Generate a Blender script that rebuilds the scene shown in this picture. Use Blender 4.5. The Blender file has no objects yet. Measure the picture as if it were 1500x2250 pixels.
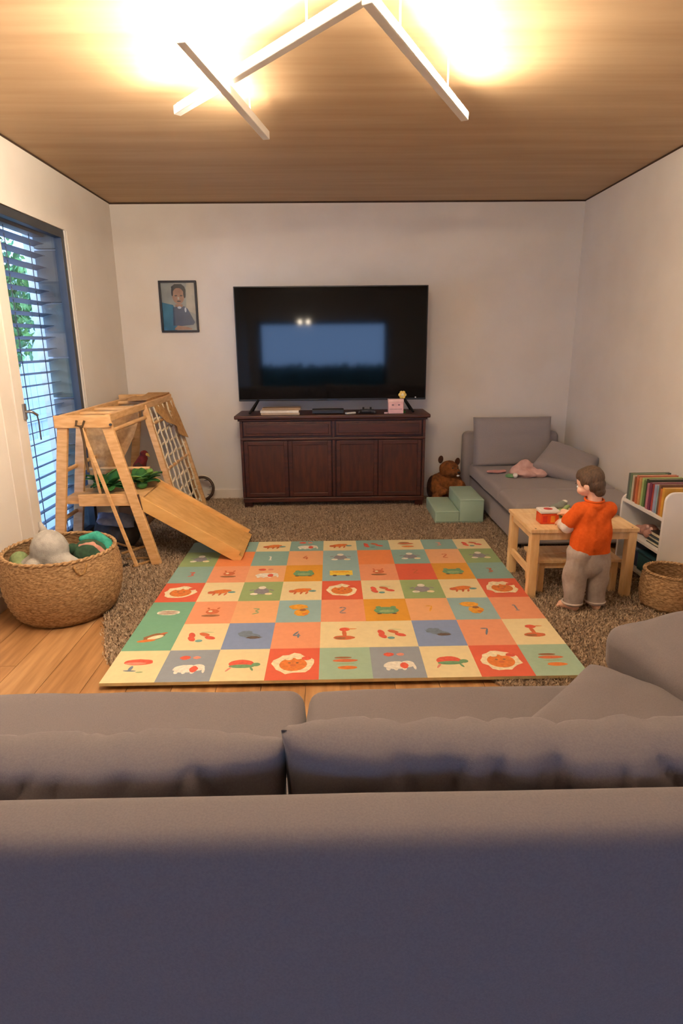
import bpy, bmesh, math, random
import numpy as np
from mathutils import Vector, Matrix, noise, Euler
random.seed(7)
scn = bpy.context.scene
C = scn.collection
PI = math.pi
# ------------------------------------------------------------------ camera
F, PITCH, YAW, ROLL, CAMZ = 1336.6, .2707, .0146, -.0095, 1.3492
D, XL, XR, H = 5.3846, -1.7583, 2.0787, 2.45
cd = bpy.data.cameras.new('camera'); cam = bpy.data.objects.new('camera', cd); C.objects.link(cam)
_f = Vector((math.sin(YAW)*math.cos(PITCH), math.cos(YAW)*math.cos(PITCH), -math.sin(PITCH)))
_r = Vector((math.cos(YAW), -math.sin(YAW), 0)); _u = _r.cross(_f)
_c, _s = math.cos(ROLL), math.sin(ROLL)
_r2 = _c*_r+_s*_u; _u2 = -_s*_r+_c*_u
cam.matrix_world = Matrix(((_r2.x,_u2.x,-_f.x,0),(_r2.y,_u2.y,-_f.y,0),(_r2.z,_u2.z,-_f.z,CAMZ),(0,0,0,1)))
cd.sensor_fit = 'VERTICAL'; cd.sensor_height = 36; cd.lens = 36*F/2250; cd.clip_start = .02; cd.clip_end = 200
scn.camera = cam
# ------------------------------------------------------------------ light
w = bpy.data.worlds.new('dusk_sky'); scn.world = w; w.use_nodes = True
bg = w.node_tree.nodes['Background']; bg.inputs[0].default_value = (.33, .54, 1.0, 1); bg.inputs[1].default_value = 6.4
LED_STRENGTH = 34.0
LED_FILL = 400.0  # glow of the added side strips that brighten the room
LED_COLOR = (1.0, .83, .62, 1)
vs = scn.view_settings
vs.view_transform = 'Standard'; vs.look = 'None'; vs.gamma = 1; vs.exposure = 0.22; vs.use_curve_mapping = False

# ------------------------------------------------------------------ materials
def lin(c):
    return tuple(((v/255)/12.92 if v/255 <= .04045 else ((v/255+.055)/1.055)**2.4) for v in c)
MATS = {}
def mat(name, col, rough=.6, col2=None, scale=20, stretch=(1,1,1), bump=0, bscale=None, metal=0, spec=.5, detail=4, sheen=0, lo=.35, hi=.65):
    """procedural material: two colours mixed by a noise, and a noise bump"""
    if name in MATS: return MATS[name]
    m = bpy.data.materials.new(name); m.use_nodes = True; MATS[name] = m
    nt = m.node_tree; b = nt.nodes['Principled BSDF']
    b.inputs['Roughness'].default_value = rough; b.inputs['Metallic'].default_value = metal
    b.inputs['Specular IOR Level'].default_value = spec
    if sheen:
        b.inputs['Sheen Weight'].default_value = sheen; b.inputs['Sheen Roughness'].default_value = .5
    c1 = lin(col); c2 = lin(col2) if col2 else tuple(v*.82 for v in c1)
    tc = nt.nodes.new('ShaderNodeTexCoord'); mp = nt.nodes.new('ShaderNodeMapping')
    mp.inputs['Scale'].default_value = stretch
    nt.links.new(tc.outputs['Object'], mp.inputs['Vector'])
    n = nt.nodes.new('ShaderNodeTexNoise'); n.inputs['Scale'].default_value = scale; n.inputs['Detail'].default_value = detail
    nt.links.new(mp.outputs[0], n.inputs['Vector'])
    r = nt.nodes.new('ShaderNodeValToRGB')
    r.color_ramp.elements[0].position = lo; r.color_ramp.elements[1].position = hi
    r.color_ramp.elements[0].color = (*c2, 1); r.color_ramp.elements[1].color = (*c1, 1)
    nt.links.new(n.outputs[0], r.inputs[0]); nt.links.new(r.outputs[0], b.inputs['Base Color'])
    if bump:
        n2 = nt.nodes.new('ShaderNodeTexNoise'); n2.inputs['Scale'].default_value = bscale or scale*3; n2.inputs['Detail'].default_value = 3
        nt.links.new(mp.outputs[0], n2.inputs['Vector'])
        bp = nt.nodes.new('ShaderNodeBump'); bp.inputs['Strength'].default_value = bump; bp.inputs['Distance'].default_value = .01
        nt.links.new(n2.outputs[0], bp.inputs['Height']); nt.links.new(bp.outputs[0], b.inputs['Normal'])
    return m
def glass_mat():
    m = bpy.data.materials.new('window_glass'); m.use_nodes = True; nt = m.node_tree; nt.nodes.clear()
    o = nt.nodes.new('ShaderNodeOutputMaterial'); mx = nt.nodes.new('ShaderNodeMixShader')
    t = nt.nodes.new('ShaderNodeBsdfTransparent'); t.inputs[0].default_value = (.93, .96, .97, 1)
    g = nt.nodes.new('ShaderNodeBsdfGlossy'); g.inputs['Roughness'].default_value = .01
    lw_ = nt.nodes.new('ShaderNodeLayerWeight'); lw_.inputs[0].default_value = .5
    p5 = nt.nodes.new('ShaderNodeMath'); p5.operation = 'POWER'; p5.inputs[1].default_value = 5
    ma = nt.nodes.new('ShaderNodeMath'); ma.operation = 'MULTIPLY_ADD'; ma.inputs[1].default_value = .9; ma.inputs[2].default_value = .025
    nt.links.new(lw_.outputs['Facing'], p5.inputs[0]); nt.links.new(p5.outputs[0], ma.inputs[0])
    nt.links.new(ma.outputs[0], mx.inputs[0]); nt.links.new(t.outputs[0], mx.inputs[1]); nt.links.new(g.outputs[0], mx.inputs[2])
    nt.links.new(mx.outputs[0], o.inputs[0]); return m
def emit_mat(name, col, s):
    m = bpy.data.materials.new(name); m.use_nodes = True; b = m.node_tree.nodes['Principled BSDF']
    b.inputs['Base Color'].default_value = (.9,.9,.88,1)
    b.inputs['Emission Color'].default_value = col; b.inputs['Emission Strength'].default_value = s
    return m
GLASS = glass_mat()
WALL = mat('white_wall_paint', (226,219,211), .85, (221,213,204), 3, bump=.06, bscale=90, spec=.2)
TRIMW = mat('white_trim_paint', (226,218,208), .5, (220,211,200), 5)
CEIL = mat('ceiling_spruce_panel', (196,168,134), .62, (174,144,110), 1.6, (.5,7,7), .03, 14, detail=8, spec=.3, lo=.25, hi=.78)
OAK = mat('oak_plank', (192,150,104), .45, (158,116,74), 3.0, (9,.7,4), .04, 16, detail=6)
OAK2 = mat('oak_plank_dark', (182,138,92), .45, (148,106,66), 3.0, (9,.7,4), .04, 16, detail=6)
DARKFRAME = mat('anthracite_frame', (58,62,68), .45, (50,54,60), 8)
SLAT = mat('blind_slat_grey', (88,98,112), .5, (78,88,102), 6, metal=.2)
CONC = mat('grey_concrete', (122,124,122), .9, (96,102,100), 6, bump=.2, bscale=60)
WOOD = mat('pale_pine', (226,184,132), .55, (206,158,104), 4, (3,3,14), .03, 20, detail=5)
PINE = mat('clear_pine', (240,208,160), .5, (226,186,132), 4, (12,2,2), .03, 20, detail=5)
PLY = mat('plywood_slide', (226,180,114), .45, (210,160,94), 3, (2,8,8), .02, 20, detail=5)
MAHOG = mat('mahogany', (74,33,17), .45, (52,22,12), 4, (1.5,9,9), .03, 14, detail=5)
MAHOGV = mat('mahogany_panel', (78,36,15), .45, (56,24,10), 4, (9,9,1.5), .03, 14, detail=5)
MAHOGD = mat('mahogany_dark', (56,22,14), .36, (40,15,10), 4, (1.5,9,9), .03, 14)
BLACK = mat('black_plastic', (18,18,19), .4, (14,14,15), 10)
SCREEN = mat('television_glass', (7,7,8), .055, (6,6,7), 2, spec=.42)
GREYF = mat('grey_linen_fabric', (118,113,117), .95, (111,106,111), 300, bump=.12, bscale=600, sheen=.15, spec=.1)
CHAISEF = mat('slate_linen_fabric', (152,145,146), .95, (144,137,139), 300, bump=.12, bscale=600, sheen=.15, spec=.1)
WICK = mat('seagrass', (190,156,116), .8, (134,102,70), 60, (1,1,3), .3, 160, spec=.2)
ROPE = mat('cotton_rope', (236,222,196), .9, (210,192,160), 80, bump=.3)
JUTE = mat('jute_rope', (176,138,90), .9, (140,104,62), 80, bump=.3)
CANVAS = mat('tan_canvas', (198,154,100), .95, (174,130,80), 40, bump=.2, bscale=200)
WHITE = mat('white_lacquer', (232,228,222), .4, (226,221,214), 4)
SKIN = mat('skin', (236,190,162), .5, (226,172,144), 18)
RUGM = mat('shag_wool', (214,192,166), .95, (118,98,80), 75, detail=2, spec=.1, lo=.3, hi=.7)
RUGB = mat('rug_backing', (160,136,112), .95, (128,106,86), 80)
LEAF = mat('leaf_green', (64,128,62), .6, (30,84,38), 14)
LEAF2 = mat('leaf_light_green', (128,176,92), .6, (84,138,60), 14)

# ------------------------------------------------------------------ mesh helpers
class MB:
    """collects verts and faces; build() links them as ONE mesh object"""
    def __init__(s): s.v = []; s.f = []; s.mi = []
    def add(s, vs, fs, mi=0):
        o = len(s.v); s.v += [tuple(v) for v in vs]
        for f in fs: s.f.append(tuple(i+o for i in f)); s.mi.append(mi)
        return s
    def box(s, x0, x1, y0, y1, z0, z1, mi=0, m=None):
        vs = [Vector(p) for p in ((x0,y0,z0),(x1,y0,z0),(x1,y1,z0),(x0,y1,z0),(x0,y0,z1),(x1,y0,z1),(x1,y1,z1),(x0,y1,z1))]
        if m: vs = [m @ v for v in vs]
        return s.add(vs, [(0,3,2,1),(4,5,6,7),(0,1,5,4),(1,2,6,5),(2,3,7,6),(3,0,4,7)], mi)
    def cbox(s, c, d, rot=(0,0,0), mi=0):
        m = Matrix.Translation(c) @ Euler(rot).to_matrix().to_4x4()
        return s.box(-d[0]/2,d[0]/2,-d[1]/2,d[1]/2,-d[2]/2,d[2]/2, mi, m)
    def beam(s, a, b, wd, th, up=(0,0,1), mi=0):
        """rectangular bar from a to b; wd across, th along the up side"""
        a, b = Vector(a), Vector(b); d = b-a; L = d.length; d.normalize()
        u = Vector(up); x = d.cross(u)
        if x.length < 1e-4: x = d.cross(Vector((0,1,0)))
        x.normalize(); u = x.cross(d)
        vs = []
        for t in (a, b):
            for i, j in ((-1,-1),(1,-1),(1,1),(-1,1)): vs.append(t+x*(i*wd/2)+u*(j*th/2))
        return s.add(vs, [(0,1,2,3),(7,6,5,4),(0,4,5,1),(1,5,6,2),(2,6,7,3),(3,7,4,0)], mi)
    def tube(s, pts, r, n=8, mi=0, closed=False, cap=True):
        pts = [Vector(p) for p in pts]; N = len(pts)
        rs = r if isinstance(r, (list, tuple)) else [r]*N
        o = len(s.v); pu = None
        for i, p in enumerate(pts):
            if closed: d = pts[(i+1) % N]-pts[i-1]
            else: d = pts[min(i+1, N-1)]-pts[max(i-1, 0)]
            d.normalize()
            if pu is None: pu = Vector((0,0,1)) if abs(d.z) < .9 else Vector((1,0,0))
            x = d.cross(pu).normalized(); pu = x.cross(d).normalized()
            for k in range(n):
                a = 2*PI*k/n; s.v.append(tuple(p+x*(math.cos(a)*rs[i])+pu*(math.sin(a)*rs[i])))
        for i in range(N if closed else N-1):
            for k in range(n):
                a, b = o+i*n+k, o+i*n+(k+1) % n; i2 = (i+1) % N
                s.f.append((a, o+i2*n+k, o+i2*n+(k+1) % n, b)); s.mi.append(mi)
        if not closed and cap:
            s.f.append(tuple(o+k for k in range(n))); s.mi.append(mi)
            s.f.append(tuple(o+(N-1)*n+k for k in reversed(range(n)))); s.mi.append(mi)
        return s
    def lathe(s, prof, c=(0,0,0), n=32, mi=0, fn=None):
        o = len(s.v)
        for j, (r, z) in enumerate(prof):
            for k in range(n):
                a = 2*PI*k/n; rr = r+(fn(j, k) if fn else 0)
                s.v.append((c[0]+rr*math.cos(a), c[1]+rr*math.sin(a), c[2]+z))
        for j in range(len(prof)-1):
            for k in range(n):
                s.f.append((o+j*n+k, o+j*n+(k+1) % n, o+(j+1)*n+(k+1) % n, o+(j+1)*n+k)); s.mi.append(mi)
        return s
    def ell(s, c, r, rot=(0,0,0), n=14, m=10, mi=0):
        R = Euler(rot).to_matrix(); o = len(s.v); c = Vector(c)
        for j in range(m+1):
            th = PI*j/m
            for k in range(n):
                a = 2*PI*k/n
                s.v.append(tuple(c+R @ Vector((r[0]*math.sin(th)*math.cos(a), r[1]*math.sin(th)*math.sin(a), -r[2]*math.cos(th)))))
        for j in range(m):
            for k in range(n):
                s.f.append((o+j*n+k, o+j*n+(k+1) % n, o+(j+1)*n+(k+1) % n, o+(j+1)*n+k)); s.mi.append(mi)
        return s
    def cap(s, a, b, r0, r1):
        """tapered capsule"""
        a, b = Vector(a), Vector(b)
        s.ell(a, (r0,)*3); s.ell(b, (r1,)*3); s.tube([a, b], [r0*.99, r1*.99], 14)
        return s
    def chain(s, pts, rs):
        for i in range(len(pts)-1): s.cap(pts[i], pts[i+1], rs[i], rs[i+1])
        return s
    def poly(s, pts, mi=0):
        return s.add(pts, [tuple(range(len(pts)))], mi)
    def prism(s, pts, z0, z1, mi=0):
        n = len(pts)
        vs = [(x,y,z0) for x,y in pts]+[(x,y,z1) for x,y in pts]
        fs = [tuple(reversed(range(n))), tuple(range(n,2*n))]+[(i,(i+1)%n,(i+1)%n+n,i+n) for i in range(n)]
        return s.add(vs, fs, mi)
    def mesh(s, name):
        me = bpy.data.meshes.new(name); me.from_pydata(s.v, [], s.f); me.validate()
        bm = bmesh.new(); bm.from_mesh(me); bmesh.ops.remove_doubles(bm, verts=bm.verts, dist=1e-6)
        bmesh.ops.recalc_face_normals(bm, faces=bm.faces); bm.to_mesh(me); bm.free()
        return me
    def build(s, name, mats, parent=None, bevel=0, smooth=0, world=False, sub=0):
        me = bpy.data.meshes.new(name)
        off = Vector((0,0,0))
        if world and parent: off = parent.matrix_world.translation if False else abs_loc(parent)
        vs = [tuple(Vector(v)-off) for v in s.v] if world and parent else s.v
        me.from_pydata(vs, [], s.f)
        me.polygons.foreach_set('material_index', s.mi)
        bm = bmesh.new(); bm.from_mesh(me); bmesh.ops.remove_doubles(bm, verts=bm.verts, dist=1e-6)
        bmesh.ops.recalc_face_normals(bm, faces=bm.faces); bm.to_mesh(me); bm.free()
        return link(name, me, mats, parent, bevel, smooth, sub)
def abs_loc(o):
    l = Vector(o.location)
    while o.parent: o = o.parent; l += Vector(o.location)
    return l
def link(name, me, mats, parent=None, bevel=0, smooth=0, sub=0):
    for m in (mats if isinstance(mats, (list, tuple)) else [mats]): me.materials.append(m)
    o = bpy.data.objects.new(name, me); C.objects.link(o)
    if parent: o.parent = parent
    if smooth:
        me.shade_smooth()
        if smooth < 3: me.set_sharp_from_angle(angle=smooth)
    if bevel:
        b = o.modifiers.new('bevel', 'BEVEL'); b.width = bevel; b.segments = 2; b.limit_method = 'ANGLE'; b.angle_limit = .6
    if sub:
        q = o.modifiers.new('subdivision', 'SUBSURF'); q.levels = sub; q.render_levels = sub
    return o
def thing(name, label, cat, loc=(0,0,0), rotz=0, group=None):
    o = bpy.data.objects.new(name, None); C.objects.link(o); o.empty_display_size = .1
    o.location = loc; o.rotation_euler = (0,0,rotz)
    return tag(o, label, cat, group)
def tag(o, label, cat, group=None):
    o['label'] = label; o['category'] = cat
    if group: o['group'] = group
    return o
def struct(o): o['kind'] = 'structure'; return o
def dup(o, name=None):
    c = o.copy(); C.objects.link(c)
    for ch in list(o.children):
        k = ch.copy(); C.objects.link(k); k.parent = c
        for g in list(ch.children):
            d = g.copy(); C.objects.link(d); d.parent = k
    return c
def copy_part(o, loc, rot=None):
    c = o.copy(); C.objects.link(c); c.location = loc
    if rot: c.rotation_euler = rot
    return c
def remesh(mb, voxel, smooth_it=4, disp=0, dscale=10, cutlo=None, cuthi=None, seed=0):
    """one continuous skin over overlapping volumes"""
    me = bpy.data.meshes.new('tmp'); me.from_pydata(mb.v, [], mb.f)
    bm = bmesh.new(); bm.from_mesh(me); bmesh.ops.remove_doubles(bm, verts=bm.verts, dist=1e-6)
    bmesh.ops.recalc_face_normals(bm, faces=bm.faces); bm.to_mesh(me); bm.free()
    o = bpy.data.objects.new('tmp', me); C.objects.link(o)
    r = o.modifiers.new('r', 'REMESH'); r.mode = 'VOXEL'; r.voxel_size = voxel
    if smooth_it:
        q = o.modifiers.new('s', 'SMOOTH'); q.factor = .5; q.iterations = smooth_it
    dg = bpy.context.evaluated_depsgraph_get(); dg.update()
    out = bpy.data.meshes.new_from_object(o.evaluated_get(dg))
    bpy.data.objects.remove(o); bpy.data.meshes.remove(me)
    bm = bmesh.new(); bm.from_mesh(out)
    if disp:
        bm.normal_update(); sd = Vector((seed*3.1, seed*1.7, seed*.9))
        for v in bm.verts: v.co += v.normal*(disp*noise.noise(v.co*dscale+sd))
    for z, lo in ((cutlo, True), (cuthi, False)):
        if z is not None:
            g = bm.verts[:]+bm.edges[:]+bm.faces[:]
            bmesh.ops.bisect_plane(bm, geom=g, plane_co=(0,0,z), plane_no=(0,0,1), clear_inner=lo, clear_outer=not lo)
    bm.to_mesh(out); bm.free(); out.shade_smooth()
    return out
def cushion_mesh(w, h, t, nx=40, ny=26, ex=.32, pinch=.04, wr=.008, seed=0, sag=0, pinchy=None, crease=0):
    """a stuffed cushion lying in xy, thickness along z, with seam edge, pinched corners and creases"""
    bm = bmesh.new(); sd = Vector((seed*7.3, seed*2.1, seed))
    G = {}
    for side in (1, -1):
        for i in range(nx+1):
            for j in range(ny+1):
                u, v = 2*i/nx-1, 2*j/ny-1
                edge = abs(u) == 1 or abs(v) == 1
                if edge and side == -1: G[side,i,j] = G[1,i,j]; continue
                f = max(0, (1-u**4))**ex*max(0, (1-v**4))**ex
                x = u*w/2*(1-pinch*(1-v*v)); y = v*h/2*(1-(pinch if pinchy is None else pinchy)*(1-u*u)) - sag*(1-u*u)*(v+1)/2*h
                p = Vector((x, y, side*t/2*f))
                if not edge:
                    q = Vector((x*5, y*14, side*2))+sd
                    p.z += side*wr*f*(noise.noise(q)+.6*noise.noise(q*2.3))
                    if crease:
                        k1 = 1-abs(noise.noise(Vector((x*6+y*3.2, y*2.2-x*.8, side*3))+sd)); k2 = 1-abs(noise.noise(Vector((x*11-y*4, y*3, side*5))-sd))
                        p.z -= side*crease*f*(max(0, k1-.72)/.28)**2*(.4+.6*(v*.5+.5)); p.z -= side*crease*.6*f*(max(0, k2-.78)/.22)**2*(.3+.7*(v*.5+.5))
                    e = max(abs(u), abs(v))**6
                    p.z += side*wr*.5*e*noise.noise(Vector((x*26, y*26, 1))+sd)*f
                G[side,i,j] = bm.verts.new(p)
    for side in (1, -1):
        for i in range(nx):
            for j in range(ny):
                q = [G[side,i,j], G[side,i+1,j], G[side,i+1,j+1], G[side,i,j+1]]
                if side == -1: q.reverse()
                bm.faces.new(q)
    me = bpy.data.meshes.new('cushion'); bm.to_mesh(me); bm.free(); me.shade_smooth(); return me
def soft_box(x0,x1,y0,y1,z0,z1, r=.04, wr=0, seed=0, n=3):
    """rounded upholstered block, world coordinates"""
    bm = bmesh.new(); bmesh.ops.create_cube(bm, size=1)
    for v in bm.verts: v.co = Vector(((x0+x1)/2+v.co.x*(x1-x0), (y0+y1)/2+v.co.y*(y1-y0), (z0+z1)/2+v.co.z*(z1-z0)))
    bmesh.ops.bevel(bm, geom=bm.edges[:]+bm.verts[:], offset=r, segments=5, affect='EDGES', profile=.5)
    if wr:
        bmesh.ops.subdivide_edges(bm, edges=[e for e in bm.edges if e.calc_length() > .12], cuts=14, use_grid_fill=True)
        bm.normal_update()
        for v in bm.verts: v.co += v.normal*wr*(noise.noise(v.co*4+Vector((seed,0,0)))+.5*noise.noise(v.co*11+Vector((0,seed,0))))
    me = bpy.data.meshes.new('soft'); bm.to_mesh(me); bm.free(); me.shade_smooth(); return me
def place(me, name, mats, parent=None, loc=(0,0,0), rot=(0,0,0), **k):
    o = link(name, me, mats, parent, **k); o.location = loc; o.rotation_euler = rot; return o

# ================================================================== SETTING
YB = -3.3                       # the wall behind the camera
fl = struct(MB().box(XL-.3, XR+.2, YB-.2, D+.2, -.2, -.012).build('floor', RUGB)); fl['label'] = 'oak plank floor'
pw = .182; k = 0
pm = MB().box(-pw/2+.0012, pw/2-.0012, -.949, .949, -.012, 0).mesh('plank'); pm2 = pm.copy(); pm.materials.append(OAK); pm2.materials.append(OAK2)
nx = int(math.ceil((XR-XL)/pw))
for i in range(nx):
    for j in range(5):
        y = YB+.3+((i*7) % 5)*.33+j*1.9
        if y > D+.8: continue
        o = bpy.data.objects.new('plank', pm if (i*3+j*5+i*j) % 3 else pm2); C.objects.link(o); o.parent = fl
        o.location = (XL+pw*(i+.5)-.0, y, 0)
struct(MB().box(XL-.3, XR+.2, YB-.2, D+.2, H, H+.2).build('ceiling', CEIL))
struct(MB().box(XL-.3, XR+.2, D, D+.2, -.2, H).build('wall_back', WALL))
struct(MB().box(XR, XR+.2, YB, D, -.2, H).build('wall_right', WALL))
# left wall with the tall window opening
WY0, WY1, WZ = 3.30, 4.46, 2.09
mb = MB().box(XL-.3, XL, YB, WY0, -.2, H).box(XL-.3, XL, WY1, D, -.2, H).box(XL-.3, XL, WY0, WY1, WZ, H).box(XL-.3, XL, WY0, WY1, -.2, 0)
struct(mb.build('wall_left', WALL))
# wall behind the camera with the wide window the screen mirrors
RX0, RX1, RZ0, RZ1 = -1.55, 1.22, .06, 1.80
mb = MB().box(XL-.3, RX0, YB-.25, YB, -.2, H).box(RX1, XR+.2, YB-.25, YB, -.2, H).box(RX0, RX1, YB-.25, YB, RZ1, H).box(RX0, RX1, YB-.25, YB, -.2, RZ0)
struct(mb.build('wall_front', WALL))
w2 = struct(bpy.data.objects.new('window_2', None)); C.objects.link(w2); w2.location = ((RX0+RX1)/2, YB-.12, RZ0)
mb = MB(); t = .06
mb.box(RX0,RX1,YB-.15,YB-.08,RZ0,RZ0+t).box(RX0,RX1,YB-.15,YB-.08,RZ1-t,RZ1)
for x in (RX0, RX1-t): mb.box(x,x+t,YB-.15,YB-.08,RZ0,RZ1)
mb.build('window_frame', DARKFRAME, w2, world=True)
for a, b in ((RX0+t, RX1-t),):
    MB().box(a,b,YB-.12,YB-.11,RZ0+t,RZ1-t).build('pane', GLASS, w2, world=True)
# shade of the gap between wall and ceiling, painted as thin dark strips
g = mat('painted_gap_shade', (70,48,30), .9)
struct(MB().box(XL, XR, D-.004, D, H-.012, H).build('shadow_strip_1', g))
struct(MB().box(XL, XL+.004, YB, D-.004, H-.010, H).build('shadow_strip_2', g))
struct(MB().box(XR-.004, XR, YB, D-.004, H-.010, H).build('shadow_strip_3', g))
struct(MB().box(XL+.014, XR-.014, D-.014, D, 0, .085).build('baseboard_back', TRIMW, bevel=.003))
struct(MB().box(XL, XL+.014, YB, WY0-.02, 0, .085).box(XL, XL+.014, WY1+.03, D, 0, .085).build('baseboard_left', TRIMW, bevel=.003))
struct(MB().box(XR-.014, XR, YB, D, 0, .085).build('baseboard_right', TRIMW, bevel=.003))
# ---- window_1: pale stile with handle, slim dark frame, glass, masonry reveal
w1 = struct(bpy.data.objects.new('window_1', None)); C.objects.link(w1); w1.location = (XL, (WY0+WY1)/2, 0)
st = MB().box(XL-.06, XL+.012, 3.43, 3.535, .0, WZ).build('stile', TRIMW, w1, bevel=.004, world=True)
MB().box(XL-.07, XL+.004, WY0, 3.43, 0, WZ).build('casing', TRIMW, w1, bevel=.004, world=True)
mb = MB().box(XL-.06, XL-.01, 3.535, WY1-.03, WZ-.05, WZ).box(XL-.06, XL-.01, WY1-.075, WY1-.03, 0, WZ-.05).box(XL-.06, XL-.01, 3.535, WY1-.075, 0, .06)
mb.build('window_frame', DARKFRAME, w1, bevel=.003, world=True)
MB().box(XL-.03, XL-.002, WY1-.03, WY1, 0, WZ).build('reveal_bead', WHITE, w1, world=True)
MB().box(XL-.045, XL-.037, 3.53, WY1-.07, .055, WZ-.045).build('pane', GLASS, w1, world=True)
hd = MB().cbox((XL+.018, 3.51, .99), (.012, .03, .09)).build('handle', mat('brushed_steel', (170,168,164), .3, metal=.9), w1, bevel=.003, world=True)
MB().tube([(XL+.02,3.51,.99),(XL+.055,3.51,.99),(XL+.06,3.52,.985),(XL+.06,3.565,.965)], .008, 8).build('lever', MATS['brushed_steel'], hd, smooth=1, world=True)
MB().tube([(XL+.06,3.56,.965),(XL+.058,3.575,.93),(XL+.06,3.57,.88),(XL+.055,3.58,.82)], .004, 6).build('cord', mat('dark_cord',(70,60,52),.9), hd, smooth=1, world=True)
# masonry pier outside: concrete blocks
zz = 0; hs = [.36,.30,.33,.28,.36,.34,.12]; cc = [CONC, mat('concrete_green_tint', (104,122,116), .9, (84,102,96), 6, bump=.2), CONC, MATS['concrete_green_tint'], CONC, mat('concrete_dark',(98,98,96),.9,(80,82,82),6,bump=.2), CONC]
for i, h in enumerate(hs):
    MB().box(XL-.215, XL-.065, WY1-.045, WY1, zz+.006, zz+h-.006).build('reveal_block', cc[i], w1, world=True, bevel=.004); zz += h
# ---- outdoor blind
bl = thing('venetian_blind', 'grey outdoor venetian blind with tilted slats behind left window glass', 'blind', (XL-.175, 3.86, 0))
sl = MB(); n = 6
pts = []
for q in range(n+1):
    u = q/n*2-1; pts.append((u*.036, .003*(1-u*u)))
vs = []; fs = []
for yy in (-.555, .545):
    for (x, z) in pts: vs.append((x, yy, z))
    for (x, z) in reversed(pts): vs.append((x, yy, z-.0025))
N = 2*(n+1)
fs = [(i, (i+1) % N, N+(i+1) % N, N+i) for i in range(N)]+[tuple(range(N)), tuple(reversed(range(N, 2*N)))]
sl.add(vs, fs)
s0 = sl.build('slat', SLAT, bl, smooth=.6)
for i in range(27):
    o = s0 if i == 0 else copy_part(s0, (0,0,0))
    o.location = (0, 0, .06+i*.0745); o.rotation_euler = (0, math.radians(-14), 0)
for yy in (-.35, .1, .42):
    MB().tube([(.0, yy, .05), (.0, yy, 2.06)], .003, 6).build('cord', DARKFRAME, bl)
MB().box(-.04,.04,-.555,.545,2.045,2.085).build('head_rail', DARKFRAME, bl)
MB().box(-.035,.035,-.555,.545,.012,.036).build('bottom_rail', SLAT, bl)
# ---- outdoors
PAV = mat('pale_terrace_slab', (182,186,190), .9, (166,172,178), 4)
struct(MB().box(-9, XL-.3, -6, 12, -.25, -.03).build('terrace', PAV))
struct(MB().box(XL-.3, 9, -14, YB-.25, -.25, -.03).build('garden_ground', mat('lawn', (70,96,60), .95, (48,72,44), 9)))
def leaves(mb, c, r, n, size, seed, shell=.55):
    rnd = random.Random(seed)
    for i in range(n):
        d = Vector((rnd.gauss(0,1), rnd.gauss(0,1), rnd.gauss(0,1))).normalized()*(shell+(1-shell)*rnd.random())
        p = Vector(c)+Vector((d.x*r[0], d.y*r[1], d.z*r[2]))
        R = Euler((rnd.uniform(0,6.3), rnd.uniform(0,6.3), rnd.uniform(0,6.3))).to_matrix(); q = size*rnd.uniform(.6,1.3)
        mb.add([p+R @ Vector(v)*q for v in ((-.5,0,0),(0,-.28,.05),(.5,0,0),(0,.28,.05))], [(0,1,2,3)], rnd.randint(0,1))
def shrub(loc, r, label, n=1500, size=.09, seed=1, zc=1.0):
    t = thing('shrub', label, 'shrub', loc)
    mb = MB(); leaves(mb, (0,0,zc), r, n, size, seed, .4); f = mb.build('foliage', [LEAF, LEAF2], t); f['kind'] = 'stuff'
    mb = MB()
    for k in range(4):
        a = k*1.6; mb.tube([(.06*math.cos(a), .06*math.sin(a), -.03), (.2*r[0]*math.cos(a), .2*r[1]*math.sin(a), zc*.6), (.6*r[0]*math.cos(a), .6*r[1]*math.sin(a), zc)], [.03,.022,.01], 6)
    mb.build('stem', mat('bark', (92,74,56), .9), t)
shrub((-3.3, 6.0, 0), (.55, .62, .75), 'leafy green shrub outside the left window', 3600, .10, 3, 1.75)
fn = thing('garden_fence', 'pale board fence outside the left window behind the shrub', 'fence', (-4.4, 7.0, -.03))
fb = MB().box(-.02,.02,-.095,.095,0,2.35).build('board', mat('pale_fence_paint', (178,186,194), .8, (162,172,182), 5), fn, bevel=.004)
for i in range(36):
    o = fb if i == 0 else copy_part(fb, (0,0,0)); o.location = (0, -3.6+i*.2, .05)
MB().box(.02,.06,-3.7,3.6,.3,.38).box(.02,.06,-3.7,3.6,1.9,1.98).build('rail', MATS['pale_fence_paint'], fn)
hg = thing('hedge', 'clipped dark green hedge outside the window behind the viewer', 'hedge', (0, YB-2.2, -.03))
mb = MB(); rnd = random.Random(5)
for i in range(5200):
    p = Vector((rnd.uniform(-4,4), rnd.choice((-.3,.3))*rnd.uniform(.6,1), rnd.uniform(0,.86)))
    R = Euler((rnd.uniform(0,6.3), rnd.uniform(0,6.3), rnd.uniform(0,6.3))).to_matrix()
    mb.add([p+R @ Vector(v)*.12 for v in ((-.5,0,0),(0,-.3,0),(.5,0,0),(0,.3,0))], [(0,1,2,3)])
o = mb.build('foliage', mat('hedge_green', (80,132,122), .7, (52,100,92), 8), hg); o['kind'] = 'stuff'
MB().box(-3.9,3.9,-.2,.2,0,.80).build('hedge_core', MATS['hedge_green'], hg)

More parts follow.
